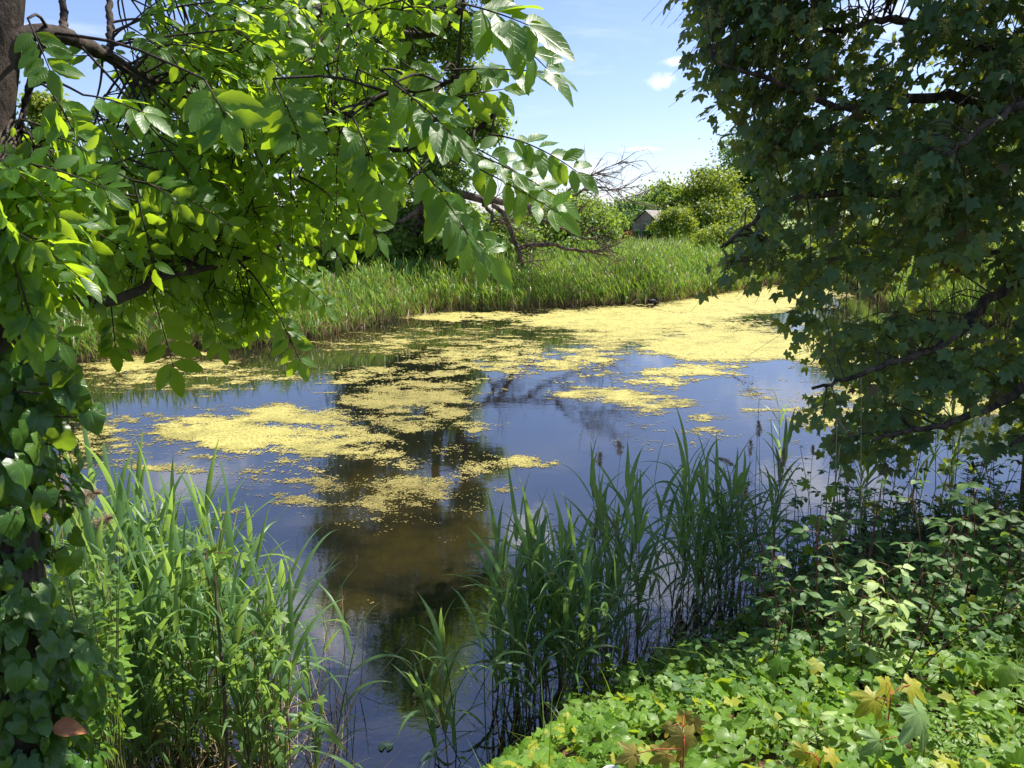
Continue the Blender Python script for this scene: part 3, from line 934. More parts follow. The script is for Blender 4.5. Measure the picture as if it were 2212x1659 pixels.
for sx in (-1, 1):
    for r_ in range(7):
        for q in range(9):
            t0, t1 = r_ / 7, (r_ + 1.12) / 7
            y0, y1 = -.25 + q * (Ln + .5) / 9 + .01, -.25 + (q + 1) * (Ln + .5) / 9
            jit = rng.normal(0, .012)
            pts = []
            for dz in (0, .05):
                for t, yy_ in ((t0, y0), (t0, y1), (t1, y1), (t1, y0)):
                    pts.append((sx * t * (Wd / 2 + .25), yy_, Hr + .04 + dz + .03 * (1.1 - (t - t0) * 7) * -1 + jit - (Hr - He) / (Wd / 2) * t * (Wd / 2 + .25)))
            g.add(pts, [[(3, 2, 1, 0), (4, 5, 6, 7), (0, 1, 5, 4), (1, 2, 6, 5), (2, 3, 7, 6), (3, 0, 4, 7)]], (0, 0, rng.random()))
rf = g.build("roof", M_SLATE, sh, False)
g = Bag()
V = [(.25, -.03, -.2), (1.15, -.03, -.2), (1.15, -.03, 1.75), (.25, -.03, 1.75), (.25, .0, -.2), (1.15, .0, -.2), (1.15, .0, 1.75), (.25, .0, 1.75)]
g.add(V, [[(0, 1, 2, 3), (7, 6, 5, 4), (0, 4, 5, 1), (1, 5, 6, 2), (2, 6, 7, 3), (3, 7, 4, 0)]], (0, 0, .5))
g.build("door", M_DARK, sh, False)
sh.rotation_euler = (0, 0, RAD(-34))
o = tree("climber", "dark green creeper growing up the shed's front wall by its door", "creeper", [(1400, 498, 99.2, 10, 14, 500), (1376, 505, 99.2, 9, 9, 250)], M_FARD, .22, .04)
o = tree("red_bush", "low reddish bush at the left corner of the shed", "bush", [(1350, 508, 97, 16, 7, 420), (1335, 510, 97, 10, 5, 200)], leaf_mat("red_bush_leaf", (.20, .05, .025), (.28, .10, .05), (.35, .10, .05), .3, .6, .3, 0), .24, .04)

# two water birds at the foot of the far reeds
M_BIRDD = plain_mat("sooty_feathers", (.012, .012, .014), (.03, .03, .034), 30, .7, .2)
M_BIRDB = plain_mat("brown_feathers", (.13, .10, .07), (.22, .18, .13), 40, .8, .2)
M_BEAK = plain_mat("orange_beak", (.5, .16, .02), (.6, .22, .03), 30, .5, 0)


def bird(name, label, p, mat, yaw, s_, neck):
    o = thing(name, label, "bird", p)
    g = Bag()
    L = np.linspace(0, 1, 12)
    path = np.array([(-.19 + .34 * t, 0, .045 + .05 * t - .05 * (t - .5) ** 2 + (.06 * (.1 - t) * 10 if t < .1 else 0)) for t in L])
    g.tube(path, np.interp(L, [0, .12, .45, .8, 1], [.004, .035, .085, .065, .03]), 10)
    g.tube(spline([(.10, 0, .09), (.145, 0, .12 + neck * .4), (.15, 0, .12 + neck), (.165, 0, .145 + neck)], 10), np.interp(np.linspace(0, 1, 10), [0, .4, .7, .85, 1], [.04, .026, .03, .036, .012]), 8)
    g.build("body", mat, o)
    g = Bag()
    g.tube([(.18, 0, .125 + neck), (.205, 0, .122 + neck), (.232, 0, .115 + neck)], [.016, .012, .003], 6)
    g.build("beak", M_BEAK, o)
    o.rotation_euler, o.scale = (0, 0, yaw), (s_,) * 3
    return o


bird("moorhen", "small black water bird sitting low at the foot of the far reeds", at(1409, 656), M_BIRDD, RAD(200), 1.25, .02)
bird("duck", "grey-brown duck with upright neck beside the black water bird", at(1424, 653) + (0, .2, .04), M_BIRDB, RAD(160), 1.3, .10)

# ------------------------------------------------------------------ foreground reeds: each plant an object, a dozen shapes shared
def reed_shape(h, seed, arch=1.0):
    global rng
    keep, rng = rng, np.random.default_rng(seed)
    st, lv = Bag(), Bag()
    lean = rng.normal(0, .07, 2)
    n_ = 9
    t = np.linspace(0, 1, n_)
    path = np.stack([lean[0] * h * t ** 1.7, lean[1] * h * t ** 1.7, h * t], -1)
    st.tube(path, np.linspace(.0052, .0022, n_), 5)
    az = rng.uniform(0, 6.28)
    nb = int(rng.integers(7, 11))
    for k in range(nb):
        f = .30 + .70 * (k + rng.uniform(-.2, .2)) / (nb - 1)
        f = min(f, .995)
        p0 = np.array([np.interp(f, t, path[:, a]) for a in range(3)])
        az += math.pi + rng.normal(0, .55)
        L = rng.uniform(.34, .58) * (1.05 - .35 * (f > .9)) * (1.0 if f > .45 else .75)
        w = rng.uniform(.024, .040)
        tilt, bend = rng.uniform(.26, .72) * (1 - .6 * (f > .93)), rng.uniform(.5, 2.2) * arch * (1 - .55 * (f > .93))
        segs = 11
        cur, rows, U = p0.copy(), [], []
        hd = np.array([math.cos(az), math.sin(az), 0])
        sd_ = np.array([-math.sin(az), math.cos(az), 0])
        tw = rng.normal(0, .5)
        for q in range(segs + 1):
            s_ = q / segs
            a = tilt + bend * s_ ** 1.4
            d = hd * math.sin(a) + np.array([0, 0, math.cos(a)])
            up = -hd * math.cos(a) + np.array([0, 0, math.sin(a)])
            side = sd_ * math.cos(tw * s_) + up * math.sin(tw * s_)
            nrm = np.cross(side, d)
            ww = w / 2 * (min(1, .35 + 3.2 * s_) if s_ < .22 else max(0.02, 1 - ((s_ - .22) / .78) ** 1.5))
            rows += [cur - side * ww + nrm * ww * .35, cur, cur + side * ww + nrm * ww * .35]
            U += [(-1, s_), (0, s_), (1, s_)]
            cur = cur + d * L / segs
        F = []
        for q in range(segs):
            a = q * 3
            F += [(a, a + 1, a + 4, a + 3), (a + 1, a + 2, a + 5, a + 4)]
        lf = np.column_stack([np.array(U), np.full(len(U), rng.random())])
        lv.add(rows, [F], lf)
    rng = keep
    return st, lv


REED_P = []
for k in range(14):
    st, lv = reed_shape(1.0 + 0.05 * (k % 5), 100 + k, .8 + .05 * (k % 7))
    o = thing("reed", "x", "reed", (0, 0, -50))
    st.build("stem", M_REEDST, o)
    lv.build("leaves", M_REED, o)
    REED_P.append(o)
reed_used = set()


def reed(x, y, h, label, group, tilt=(0, 0), rot=None, k=None):
    k = int(rng.integers(0, len(REED_P))) if k is None else k
    if k in reed_used:
        o = copy_tree(REED_P[k])
    else:
        o = REED_P[k]
        reed_used.add(k)
    z_ = max(float(ground_z(x, y)), -.25)
    s_ = (h - z_) / (1.0 + .05 * (k % 5))
    o.location = (x, y, z_)
    w_ = .55 * s_ + .45
    o.scale = (w_, w_, s_)
    o.rotation_euler = (tilt[0], tilt[1], rng.uniform(0, 6.28) if rot is None else rot)
    return tag(o, label, "reed", group)


LAB_L = "green reed with arching blades in the left clump beside the ivied trunk"
for k in range(118):
    d = rng.random()
    dx, yy_ = rng.uniform(150, 585), rng.uniform(3.55, 4.75)
    x = pt(dx, 1350, yy_)[0]
    h = np.interp(dx, [150, 300, 420, 540, 600], [1.40, 1.40, 1.28, 1.16, .95]) * rng.uniform(.74, 1.03)
    reed(x, yy_, h, LAB_L, "reeds of the left clump", (rng.normal(0, .06), rng.normal(0, .07)))
LAB_C = "short reed in the thin clump rising from open water at bottom centre"
for dx, dy, h, tl in ((705, 1640, .85, .15), (690, 1690, .75, -.1), (960, 1640, .62, .2), (985, 1620, .72, -.12), (940, 1660, .66, -.3), (1015, 1640, .60, .3), (815, 1690, .6, -.35), (640, 1640, .95, .2), (660, 1670, .9, .3), (975, 1660, .7, -.2)):
    p_ = at(dx, dy)
    reed(p_[0], p_[1], h * rng.uniform(.9, 1.1), LAB_C, "reeds of the middle clump", (rng.normal(0, .05), tl))
LAB_R = "dark green reed in the broad right-hand clump along the ivy bank"
band = spline([(.14, 4.2, 0), (.42, 4.62, 0), (.85, 5.0, 0), (1.35, 5.55, 0), (1.8, 6.0, 0), (2.3, 6.5, 0)], 60)
for k in range(112):
    q = band[int(59 * rng.random() ** 1.35)]
    off = rng.normal(0, .20, 2) + np.array([-.05, .05])
    x, yy_ = q[0] + off[0], q[1] + off[1]
    h = np.interp(x, [-.2, .1, .5, 1.2, 1.8, 2.4], [.86, 1.08, 1.14, 1.05, 1.00, 1.05]) * rng.uniform(.62, 1.12)
    reed(x, yy_, h, LAB_R, "reeds of the right clump", (rng.normal(0, .06), rng.normal(-.03, .08)))
for k in range(16):
    x, yy_ = rng.uniform(3.1, 5.4), rng.uniform(7.4, 9.2)
    reed(x, yy_, rng.uniform(.7, 1.25), "sparse reed in the shaded water under the sycamore", "reeds under the sycamore", (rng.normal(0, .12), rng.normal(0, .15)))

# dead reeds with last year's plumes
def plume(bag, p, d, L, n_=260, wid=.32):
    d = unit(np.asarray(d, float))
    t = rng.random(n_)
    bend = np.array([d[0], d[1], 0]) * 1.0 + np.array([0, 0, -.6])
    ax = p + d * (t * L)[:, None] + bend * (t ** 2 * L * .35)[:, None]
    rad = wid * L * np.sin(np.clip(t * 1.1 + .08, 0, 1) * math.pi) ** .8
    P = ax + rand_dirs(n_) * (rad * rng.random(n_))[:, None] * .55
    al = unit(d * 1.0 + rand_dirs(n_) * .55 + bend * .4)
    bag.scatter(HERB[0], P, frames(al, rand_dirs(n_), rng.uniform(.016, .034, n_)) * np.array([.35, 1, .5]), rng.random(n_))


def dead_reed(label, base, top, pl, n_=260, r=.0035, wid=.32, d=None):
    base, top = np.asarray(base, float), np.asarray(top, float)
    o = thing("dead_reed", label, "dead reed", base, "last year's dead reeds")
    g = Bag()
    mid = (base + top) / 2 + np.append(rng.normal(0, .02, 2), 0)
    g.tube(spline([base, mid, top], 10), np.linspace(r, r * .55, 10), 5)
    g.build("stem", M_STRAW, o, loc=base)
    if pl:
        g = Bag()
        plume(g, top, (top - mid) if d is None else d, pl, n_, wid)
        g.build("plume", M_PLUME, o, loc=base)
    return o


def dr(label, dx, dy, y, bx, pl=.16, **kw):
    t = pt(dx, dy, y)
    b_ = np.array([pt(bx, 1300, y)[0], y + .05, 0])
    b_[2] = max(float(ground_z(b_[0], b_[1])), -.1)
    dead_reed(label, b_, t, pl, **kw)


dr("dead reed with fluffy buff plume standing highest at far left by the ivy", 128, 1085, 3.7, 118, .17, n_=700, wid=.75)
dr("dead reed whose buff plume bows to the right beside the ivied trunk", 160, 1085, 3.7, 120, .16, n_=700, wid=.8, d=(.7, -.2, .6))
dr("dead reed with pale plume half hidden behind the left shrub", 92, 1150, 3.6, 100, .18, n_=600, wid=.7)
dr("dead reed with drooping pale plume low among the left clump's blades", 205, 1140, 3.9, 170, .14, n_=600, wid=.8, d=(.6, -.2, .7))
dr("thin dead reed with ragged nodding plume, tallest of the right clump", 1640, 860, 6.5, 1630, .30, n_=170, wid=.6, d=(-.35, 0, .5))
dr("dead reed with small tufted plume left of the tallest plumed stem", 1620, 985, 6.3, 1600, .16, n_=220)
dr("dead reed with upright brown plume beneath the tallest plumed stem", 1640, 945, 6.3, 1640, .17, n_=300)
dr("dead reed with dense dark brown plume near the maple sapling", 1690, 1010, 6.0, 1690, .20, n_=420, wid=.28, d=(0, 0, 1))
dr("bare broken dead reed stem with no plume right of the tallest plumed stem", 1665, 905, 6.4, 1668, 0, r=.005)
dr("dead reed with fan-shaped plume at the left of the right clump", 1340, 985, 5.2, 1300, .12, n_=240, wid=.5, d=(-.1, 0, 1))
dr("dead reed with small pinkish plume among blades, right clump's left part", 1295, 1010, 5.0, 1290, .12, n_=200)
dr("dead reed with brush-like plume bent left above the right clump's blades", 1585, 1005, 5.9, 1570, .13, n_=260, wid=.5, d=(-.6, 0, .5))
dr("short dead reed with rusty sheath in the middle of the right clump", 1610, 1080, 5.7, 1605, .12, n_=160, wid=.2, d=(0, 0, 1))
dr("straight dead reed stem rising in front of the sycamore's hanging leaves", 1860, 815, 5.4, 1858, 0, r=.0045)
dr("long dead reed with tattered hanging top before the sycamore's leaves", 1808, 900, 5.6, 1795, .10, n_=120, r=.006, wid=.2, d=(.5, 0, -.8))
dr("leaning dead reed stem crossing the long tattered one", 1815, 960, 5.7, 1780, 0, r=.006)
dr("dead reed with small pinkish plume right of the dense brown plume", 1755, 985, 6.0, 1745, .10, n_=150)

# ------------------------------------------------------------------ the ash tree on the left
def near_on(paths, p):
    best = None
    for i_, P in enumerate(paths):
        d = np.linalg.norm(P - p, axis=1)
        d[:len(P) // 5] += .3
        k = int(d.argmin())
        if best is None or d[k] < best[0]:
            best = (d[k], i_, k)
    return best


TB = np.array([-1.20, 1.62, 1.38])
ash = thing("ash_tree", "ash tree with grey trunk at left edge and pinnate leaves overhanging the pond", "tree", TB)
g = Bag()
trunk_path = spline([TB - (0, 0, .3), TB + (.02, 0, .5), TB + (.03, .02, 1.2), pt(-62, 330, 1.66), pt(-46, 120, 1.68), pt(-25, -100, 1.7), pt(-30, -500, 1.9), (-1.3, 2.3, 5.2), (-1.3, 2.6, 6.4)], 40)
g.tube(trunk_path, np.linspace(.10, .045, 40), 14)
g.build("trunk", M_ASHBARK, ash, loc=TB)
LIMB = [([(0, 95, 1.67), (70, 72, 1.72), (130, 74, 1.8), (200, 105, 1.95), (280, 150, 2.1), (360, 190, 2.25), (450, 232, 2.4), (540, 275, 2.5), (640, 315, 2.55)], .020, .007),
        ([(-20, 585, 1.62), (60, 600, 1.68), (120, 635, 1.75), (210, 652, 1.85), (300, 628, 2.0), (330, 605, 2.05), (420, 585, 2.25), (520, 560, 2.45), (640, 520, 2.65), (730, 560, 2.8)], .017, .006),
        ([(-10, -120, 1.75), (150, -90, 2.0), (330, -60, 2.3), (560, -10, 2.5), (740, 40, 2.4), (860, 70, 2.2), (940, 70, 2.0), (1005, 12, 1.85)], .022, .006),
        ([(560, 285, 2.5), (640, 290, 2.4), (710, 270, 2.2), (780, 235, 2.05), (840, 200, 1.95), (930, 190, 1.85), (990, 165, 1.8)], .012, .005),
        ([(540, 275, 2.5), (650, 310, 2.45), (760, 340, 2.3), (880, 320, 2.1), (980, 315, 1.95), (1080, 240, 1.85)], .011, .005),
        ([(235, 124, 2.0), (240, 60, 2.05), (235, -20, 2.1), (260, -120, 2.2)], .010, .006),
        ([(135, 74, 1.8), (137, 30, 1.85), (132, -60, 1.95)], .009, .006),
        ([(440, 230, 2.4), (500, 330, 2.5), (540, 420, 2.6), (600, 480, 2.7)], .010, .005),
        ([(-20, -380, 1.9), (60, -500, 2.6), (200, -560, 3.2), (420, -520, 3.6), (640, -420, 3.8)], .03, .008),
        ([(100, 70, 1.8), (60, 200, 1.75), (50, 330, 1.75), (140, 420, 1.9)], .009, .004)]
paths = [spline([pt(a, b_, c_) for a, b_, c_ in L_], 40) for L_, _, _ in LIMB]
wood = [Bag() for _ in LIMB]
foli = [Bag() for _ in LIMB]
for P, (L_, r0, r1), w_ in zip(paths, LIMB, wood):
    w_.tube(P + np.column_stack([rng.normal(0, .002, (40, 2)), rng.normal(0, .002, 40)]), np.linspace(r0, r1, 40) * (1 + .1 * rng.normal(size=40)), 8)


def ash_leaf(fb, wb, p, d, nrm, L, pairs, size):
    """A pinnate leaf: rachis from p along d, pairs of leaflets and one at the tip."""
    n_ = 8
    t = np.linspace(0, 1, n_)
    sag = np.array([0, 0, -1.0])
    path = p + d * (t * L)[:, None] + sag * (t ** 2 * L * rng.uniform(.05, .35))[:, None]
    wb.tube(path, np.linspace(.0022, .0011, n_), 4)
    tg = unit(np.gradient(path, axis=0))
    nrm = unit(nrm - d * (nrm @ d))
    side = np.cross(d, nrm)
    pos, al, nn_, sz = [], [], [], []
    for k in range(pairs):
        f = .28 + .66 * k / max(pairs - 1, 1)
        q = np.array([np.interp(f, t, path[:, a]) for a in range(3)])
        tt = unit(np.array([np.interp(f, t, tg[:, a]) for a in range(3)]))
        for sg in (-1, 1):
            a_ = unit(tt * rng.uniform(.35, .7) + side * sg + sag * rng.uniform(.0, .45) + rng.normal(0, .12, 3))
            pos.append(q + a_ * .004)
            al.append(a_)
            nn_.append(unit(nrm + rng.normal(0, .28, 3)))
            sz.append(size * rng.uniform(.85, 1.12) * (.75 + .3 * math.sin(math.pi * (.25 + .6 * k / pairs))))
    pos.append(path[-1])
    al.append(unit(tg[-1] + sag * .2))
    nn_.append(unit(nrm + rng.normal(0, .2, 3)))
    sz.append(size * 1.08)
    pos, al, nn_, sz = map(np.array, (pos, al, nn_, sz))
    pick = rng.integers(0, len(ASH), len(pos))
    rr = np.clip(rng.random() * .7 + rng.random(len(pos)) * .3, 0, 1)
    for k in range(len(ASH)):
        s_ = pick == k
        fb.scatter(ASH[k], pos[s_], frames(al[s_], nn_[s_], sz[s_]), rr[s_])


def ash_twig(p, nleaf, droop=.35, size=.050, bias=(.45, -.1, 0), first=0):
    d0, i_, k = near_on(paths[first:], p)
    i_ += first
    k = max(0, k - int(1 + 7 * d0))
    a = paths[i_][k]
    mid = a * .5 + p * .5 + np.array([0, 0, .05 * d0]) + rng.normal(0, .04 * d0, 3)
    tw = spline([a, mid, p], 9)
    wood[i_].tube(tw, np.linspace(.0036, .0020, 9), 5)
    td = unit(p - mid)
    for q in range(nleaf):
        s_ = tw[-1] if q < 3 else tw[rng.integers(4, 9)]
        d = unit(td * .55 + np.array(bias) + rand_dirs(1)[0] * .75 + np.array([0, 0, -droop]))
        nrm = unit(np.array([.1, -.42, .62]) + rng.normal(0, .38, 3))
        ash_leaf(foli[i_], wood[i_], s_, d, nrm, rng.uniform(.13, .20), int(rng.integers(3, 6)), size * rng.uniform(.88, 1.12))


BLOBS = [(190, 410, 150, 75, 1.65, 2.3, 7), (100, 320, 60, 40, 1.6, 1.9, 2), (330, 330, 130, 90, 1.9, 2.7, 7), (470, 430, 150, 90, 2.0, 3.0, 8), (430, 120, 140, 100, 2.0, 3.0, 9), (610, 90, 150, 110, 2.1, 3.2, 10), (560, 240, 140, 90, 2.0, 2.9, 8),
         (690, 330, 130, 90, 1.95, 2.8, 8), (820, 290, 90, 80, 1.85, 2.5, 5), (770, 130, 110, 110, 2.0, 2.9, 7), (890, 50, 50, 40, 1.9, 2.5, 2), (40, 400, 40, 60, 1.42, 1.55, 4), (30, 540, 40, 50, 1.40, 1.5, 4), (430, 570, 120, 60, 2.2, 3.0, 14), (550, 580, 110, 80, 2.4, 3.2, 14), (620, 520, 60, 50, 2.5, 3.1, 5), (320, 570, 70, 40, 2.0, 2.6, 4),
         (300, 270, 60, 50, 2.0, 2.8, 3), (450, 70, 110, 60, 2.0, 2.8, 6), (600, 30, 120, 50, 2.0, 3.0, 6), (740, 30, 90, 50, 2.0, 2.9, 4), (380, 180, 70, 50, 2.0, 2.6, 4), (560, 330, 110, 70, 2.0, 2.8, 5), (80, 480, 90, 70, 1.5, 2.0, 5), (50, 560, 60, 50, 1.45, 1.8, 4), (230, 470, 120, 40, 1.9, 2.6, 4), (680, 470, 60, 40, 2.4, 3.0, 3)]
for cx, cy, rx, ry, y0, y1, nt in BLOBS:
    for q in range(int(nt * 2.3)):
        a, r_ = rng.uniform(0, 6.28), math.sqrt(rng.random())
        p = pt(cx + rx * r_ * math.cos(a) - 45, cy + ry * r_ * math.sin(a) - 25, rng.uniform(y0, y1))
        ash_twig(p, int(rng.integers(2, 4)))
# the crown overhead (out of the picture), which shades the left half
n_low = len(paths)
for k, ctrl in enumerate(([(-1.3, 2.3, 5.0), (-1.0, 2.8, 5.1), (-.6, 3.3, 5.1), (-.2, 3.9, 5.2)], [(-1.3, 2.2, 4.8), (-.9, 2.4, 4.8), (-.4, 2.6, 4.9), (.05, 2.9, 5.0)], [(-1.3, 2.4, 5.0), (-1.6, 3.0, 5.2), (-1.7, 3.7, 5.3), (-1.6, 4.4, 5.4)])):
    paths.append(spline(ctrl, 40))
    wood.append(Bag())
    foli.append(Bag())
    wood[-1].tube(paths[-1], np.linspace(.03, .008, 40), 7)
for q in range(70):
    x, y_, z_ = rng.uniform(-2.2, -.45), rng.uniform(1.9, 3.8), rng.uniform(0, 1)
    zlo = CAM_H + y_ * math.tan(RAD(18)) + .3
    ash_twig(np.array([x, y_, zlo + z_ * 1.3]), 3, size=.09, first=n_low)
# single leaves at the branch ends, as they hang in the photo: base, tip, distance, pairs, size
for (a, b_), (c_, e_), y0, y1, pairs, size in (((985, 15), (1215, 118), 1.75, 1.72, 4, .10), ((1000, 8), (1160, 62), 1.65, 1.62, 3, .135), ((960, 152), (1225, 160), 1.75, 1.8, 4, .088), ((880, 235), (1125, 190), 1.8, 1.85, 4, .085),
                                               ((1060, 290), (1275, 340), 1.8, 1.75, 5, .080), ((960, 330), (1230, 480), 1.85, 1.85, 5, .095), ((880, 400), (1075, 540), 1.8, 1.75, 4, .105), ((880, 330), (1020, 500), 1.7, 1.68, 4, .11),
                                               ((980, 300), (1190, 400), 1.9, 1.95, 5, .085), ((1020, 330), (1235, 430), 1.85, 1.9, 4, .085), ((740, 420), (820, 520), 2.3, 2.3, 4, .085), ((620, 590), (710, 650), 2.6, 2.6, 4, .075), ((590, 660), (650, 780), 2.4, 2.4, 4, .085),
                                               ((330, 640), (375, 780), 2.1, 2.05, 3, .10), ((440, 640), (480, 750), 2.5, 2.5, 4, .085), ((240, 660), (250, 760), 1.9, 1.9, 4, .075), ((800, 20), (930, 10), 2.0, 1.95, 4, .09), ((820, 150), (960, 250), 1.8, 1.75, 4, .10),
                                               ((60, 40), (110, 160), 1.6, 1.58, 4, .07), ((105, 190), (180, 310), 1.62, 1.6, 4, .072), ((180, 205), (330, 235), 1.7, 1.7, 4, .085), ((590, 170), (650, 300), 1.75, 1.72, 4, .095), ((440, 170), (490, 260), 1.65, 1.62, 3, .10),
                                               ((760, 250), (830, 400), 1.75, 1.7, 4, .10), ((850, 180), (990, 300), 1.7, 1.65, 4, .115)):
    p, q = pt(a, b_, y0), pt(c_, e_, y1)
    d0, i_, k = near_on(paths, p)
    wood[i_].tube(spline([paths[i_][k], (paths[i_][k] + p) / 2 + (0, 0, .02), p], 6), np.linspace(.004, .0025, 6), 5)
    L = np.linalg.norm(q - p)
    ash_leaf(foli[i_], wood[i_], p, unit(q - p + np.array([0, 0, .1 * L])), unit(np.array([.15, -.55, .6]) + rng.normal(0, .2, 3)), L * .86, pairs + 1, size * .8)
for w_, f_ in zip(wood, foli):
    o = w_.build("branch", M_ASHBARK, ash, loc=TB)
    if f_.n:
        f_.build("foliage", M_ASH, o, loc=TB)

# ivy over the lower trunk
ivy = thing("ivy", "glossy dark ivy wrapped round the lower ash trunk at left edge", "ivy", TB)
g = Bag()
for k in range(4):
    a0 = rng.uniform(0, 6.28)
    z_ = np.linspace(-.1, 1.45, 16)
    ang = a0 + z_ * rng.uniform(-1.5, 1.5)
    g.tube(np.column_stack([TB[0] + np.cos(ang) * .12, TB[1] + np.sin(ang) * .12, TB[2] + z_]), np.linspace(.012, .005, 16), 6)
nn = 2400
h = rng.random(nn) ** .9 * 1.5 - .05
ang = rng.uniform(0, 6.28, nn)
rad = (.12 + .14 * rng.random(nn)) * np.interp(h, [0, .5, .9, 1.25, 1.5], [1.15, .85, .62, .72, .55]) + .05 * np.sin(h * 11 + ang * 2)
P = TB + np.column_stack([np.cos(ang) * rad, np.sin(ang) * rad, h])
outw = np.column_stack([np.cos(ang), np.sin(ang), np.zeros(nn)])
shoots = []
for dx, dy, y_, nl in ((150, 830, 1.55, 12), (165, 900, 1.55, 10), (120, 780, 1.6, 8), (110, 960, 1.5, 7), (60, 1000, 1.45, 7), (90, 850, 1.5, 8), (140, 1180, 1.75, 6), (40, 1110, 1.4, 6)):
    c_ = pt(dx, dy, y_)
    s_ = TB + np.array([.06, -.03, c_[2] - TB[2] - .08])
    sp_ = spline([s_, (s_ + c_) / 2 + (0, 0, .03), c_], 8)
    g.tube(sp_, np.linspace(.004, .002, 8), 5)
    for q in range(nl):
        shoots.append(sp_[rng.integers(2, 8)] + rng.normal(0, .032, 3))
g.build("stem", M_ASHBARK, ivy, loc=TB)
g = Bag()
al = unit(outw * .5 + np.array([0, 0, -.8]) + rand_dirs(nn) * .5)
nr = unit(outw * .8 + np.array([0, 0, .55]) + rand_dirs(nn) * .45)
sz = rng.uniform(.020, .042, nn)
pick = rng.integers(0, 3, nn)
rn = rng.random(nn)
for k in range(3):
    s_ = pick == k
    lowr = h < .55
    g.scatter(HEART[k], P[s_ & ~lowr], frames(al, nr, sz)[s_ & ~lowr], rn[s_ & ~lowr])
    g.scatter(IVY[k], P[s_ & lowr], frames(al, nr, sz * 1.15)[s_ & lowr], rn[s_ & lowr])
sh_ = np.array(shoots)
ns = len(sh_)
g.scatter(HEART[1], sh_, frames(unit(rand_dirs(ns) * .6 + (.3, 0, -.8)), unit(rand_dirs(ns) * .5 + (.2, -.6, .5)), rng.uniform(.035, .055, ns)), rng.random(ns))
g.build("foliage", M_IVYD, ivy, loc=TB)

# ------------------------------------------------------------------ the sycamore on the right
SB = np.array([5.6, 7.6, 0.0])
SB[2] = float(ground_z(SB[0], SB[1]))
syc = thing("sycamore_tree", "large dark sycamore overhanging the pond at right with hanging flower clusters", "tree", SB)
g = Bag()
st_path = spline([SB - (0, 0, .3), SB + (-.05, .1, 1.5), SB + (-.1, .1, 3.2), SB + (.1, 0, 5.2), SB + (.2, .2, 7.6), SB + (.1, .1, 10)], 24)
g.tube(st_path, np.linspace(.24, .06, 24), 12)
g.build("trunk", M_BARK, syc, loc=SB)
SL = [[(2500, 160, 7.4), (2260, 125, 7.3), (2080, 95, 7.1), (1940, 45, 7.0), (1820, 60, 6.9), (1680, 100, 6.9)],
      [(2480, 300, 7.5), (2240, 260, 7.2), (2020, 210, 6.8), (1850, 240, 6.5), (1680, 180, 6.4), (1540, 130, 6.4)],
      [(2500, 420, 7.5), (2250, 440, 7.0), (2050, 430, 6.6), (1840, 420, 6.4), (1680, 440, 6.6), (1560, 540, 6.8)],
      [(2500, 560, 7.5), (2300, 570, 7.0), (2150, 640, 6.6), (2040, 740, 6.2), (1880, 800, 6.0), (1760, 840, 6.0)],
      [(2500, 640, 7.4), (2330, 720, 6.8), (2180, 860, 6.3), (2020, 920, 6.0), (1880, 950, 5.9)],
      [(2480, 480, 7.8), (2250, 540, 8.2), (2000, 540, 8.4), (1800, 520, 8.2)],
      [(2520, 0, 7.6), (2300, -80, 7.8), (2050, -160, 7.8), (1800, -200, 7.6), (1620, -140, 7.4)],
      [(2520, -100, 7.7), (2350, -300, 7.6), (2150, -420, 7.4), (1950, -500, 7.2)],
      [(2480, 250, 7.2), (2330, 180, 6.3), (2180, 240, 5.8), (2050, 330, 5.6)],
      [(2540, 700, 7.2), (2420, 800, 6.2), (2320, 900, 5.8), (2180, 960, 5.7)]]
spaths = [spline([pt(*c_) for c_ in L_], 36) for L_ in SL]
swood = [Bag() for _ in SL]
sfol = [Bag() for _ in SL]
for P, w_ in zip(spaths, swood):
    w_.tube(P + rng.normal(0, .012, P.shape), np.linspace(.065, .012, 36), 7)
POLY = np.array([(1495, -40), (1525, 60), (1495, 110), (1550, 190), (1585, 260), (1650, 330), (1665, 420), (1620, 470), (1620, 520), (1560, 560), (1570, 600), (1645, 565), (1690, 600), (1735, 590), (1715, 660),
                 (1705, 700), (1755, 770), (1785, 820), (1760, 900), (1800, 960), (1850, 1010), (1940, 960), (1990, 990), (2100, 990), (2180, 950), (2300, 1000), (2800, 1000), (2800, -700), (1900, -700), (1600, -300)], float)


def in_poly(u, v, Q):
    ins = np.zeros(u.shape, bool)
    for i_ in range(len(Q)):
        a, b_ = Q[i_], Q[(i_ + 1) % len(Q)]
        ins ^= ((a[1] > v) != (b_[1] > v)) & (u < (b_[0] - a[0]) * (v - a[1]) / (b_[1] - a[1] + 1e-12) + a[0])
    return ins


nn = 5600
u, v = rng.uniform(1450, 2760, nn), rng.uniform(-690, 1010, nn)
ok = in_poly(u, v, POLY)
hole = (((u - 2075) / 90) ** 2 + ((v - 650) / 70) ** 2 < 1) | (((u - 2090) / 120) ** 2 + ((v - 905) / 55) ** 2 < 1) & (rng.random(nn) < .85)
lowthin = (v > 480) & (u > 1960) & (rng.random(nn) < .22)
gap = fbm(u / 95, v / 95, 77, 4) < np.interp(v, [-700, 300, 1000], [.36, .385, .345])
ok &= ~hole & ~gap & ~lowthin
u, v = u[ok], v[ok]
near_edge = sstep(u, 1480, 2000)
yy_ = 6.5 - .9 * near_edge * rng.random(len(u)) + rng.random(len(u)) ** 1.2 * (.7 + 2.8 * near_edge)
racemes = []
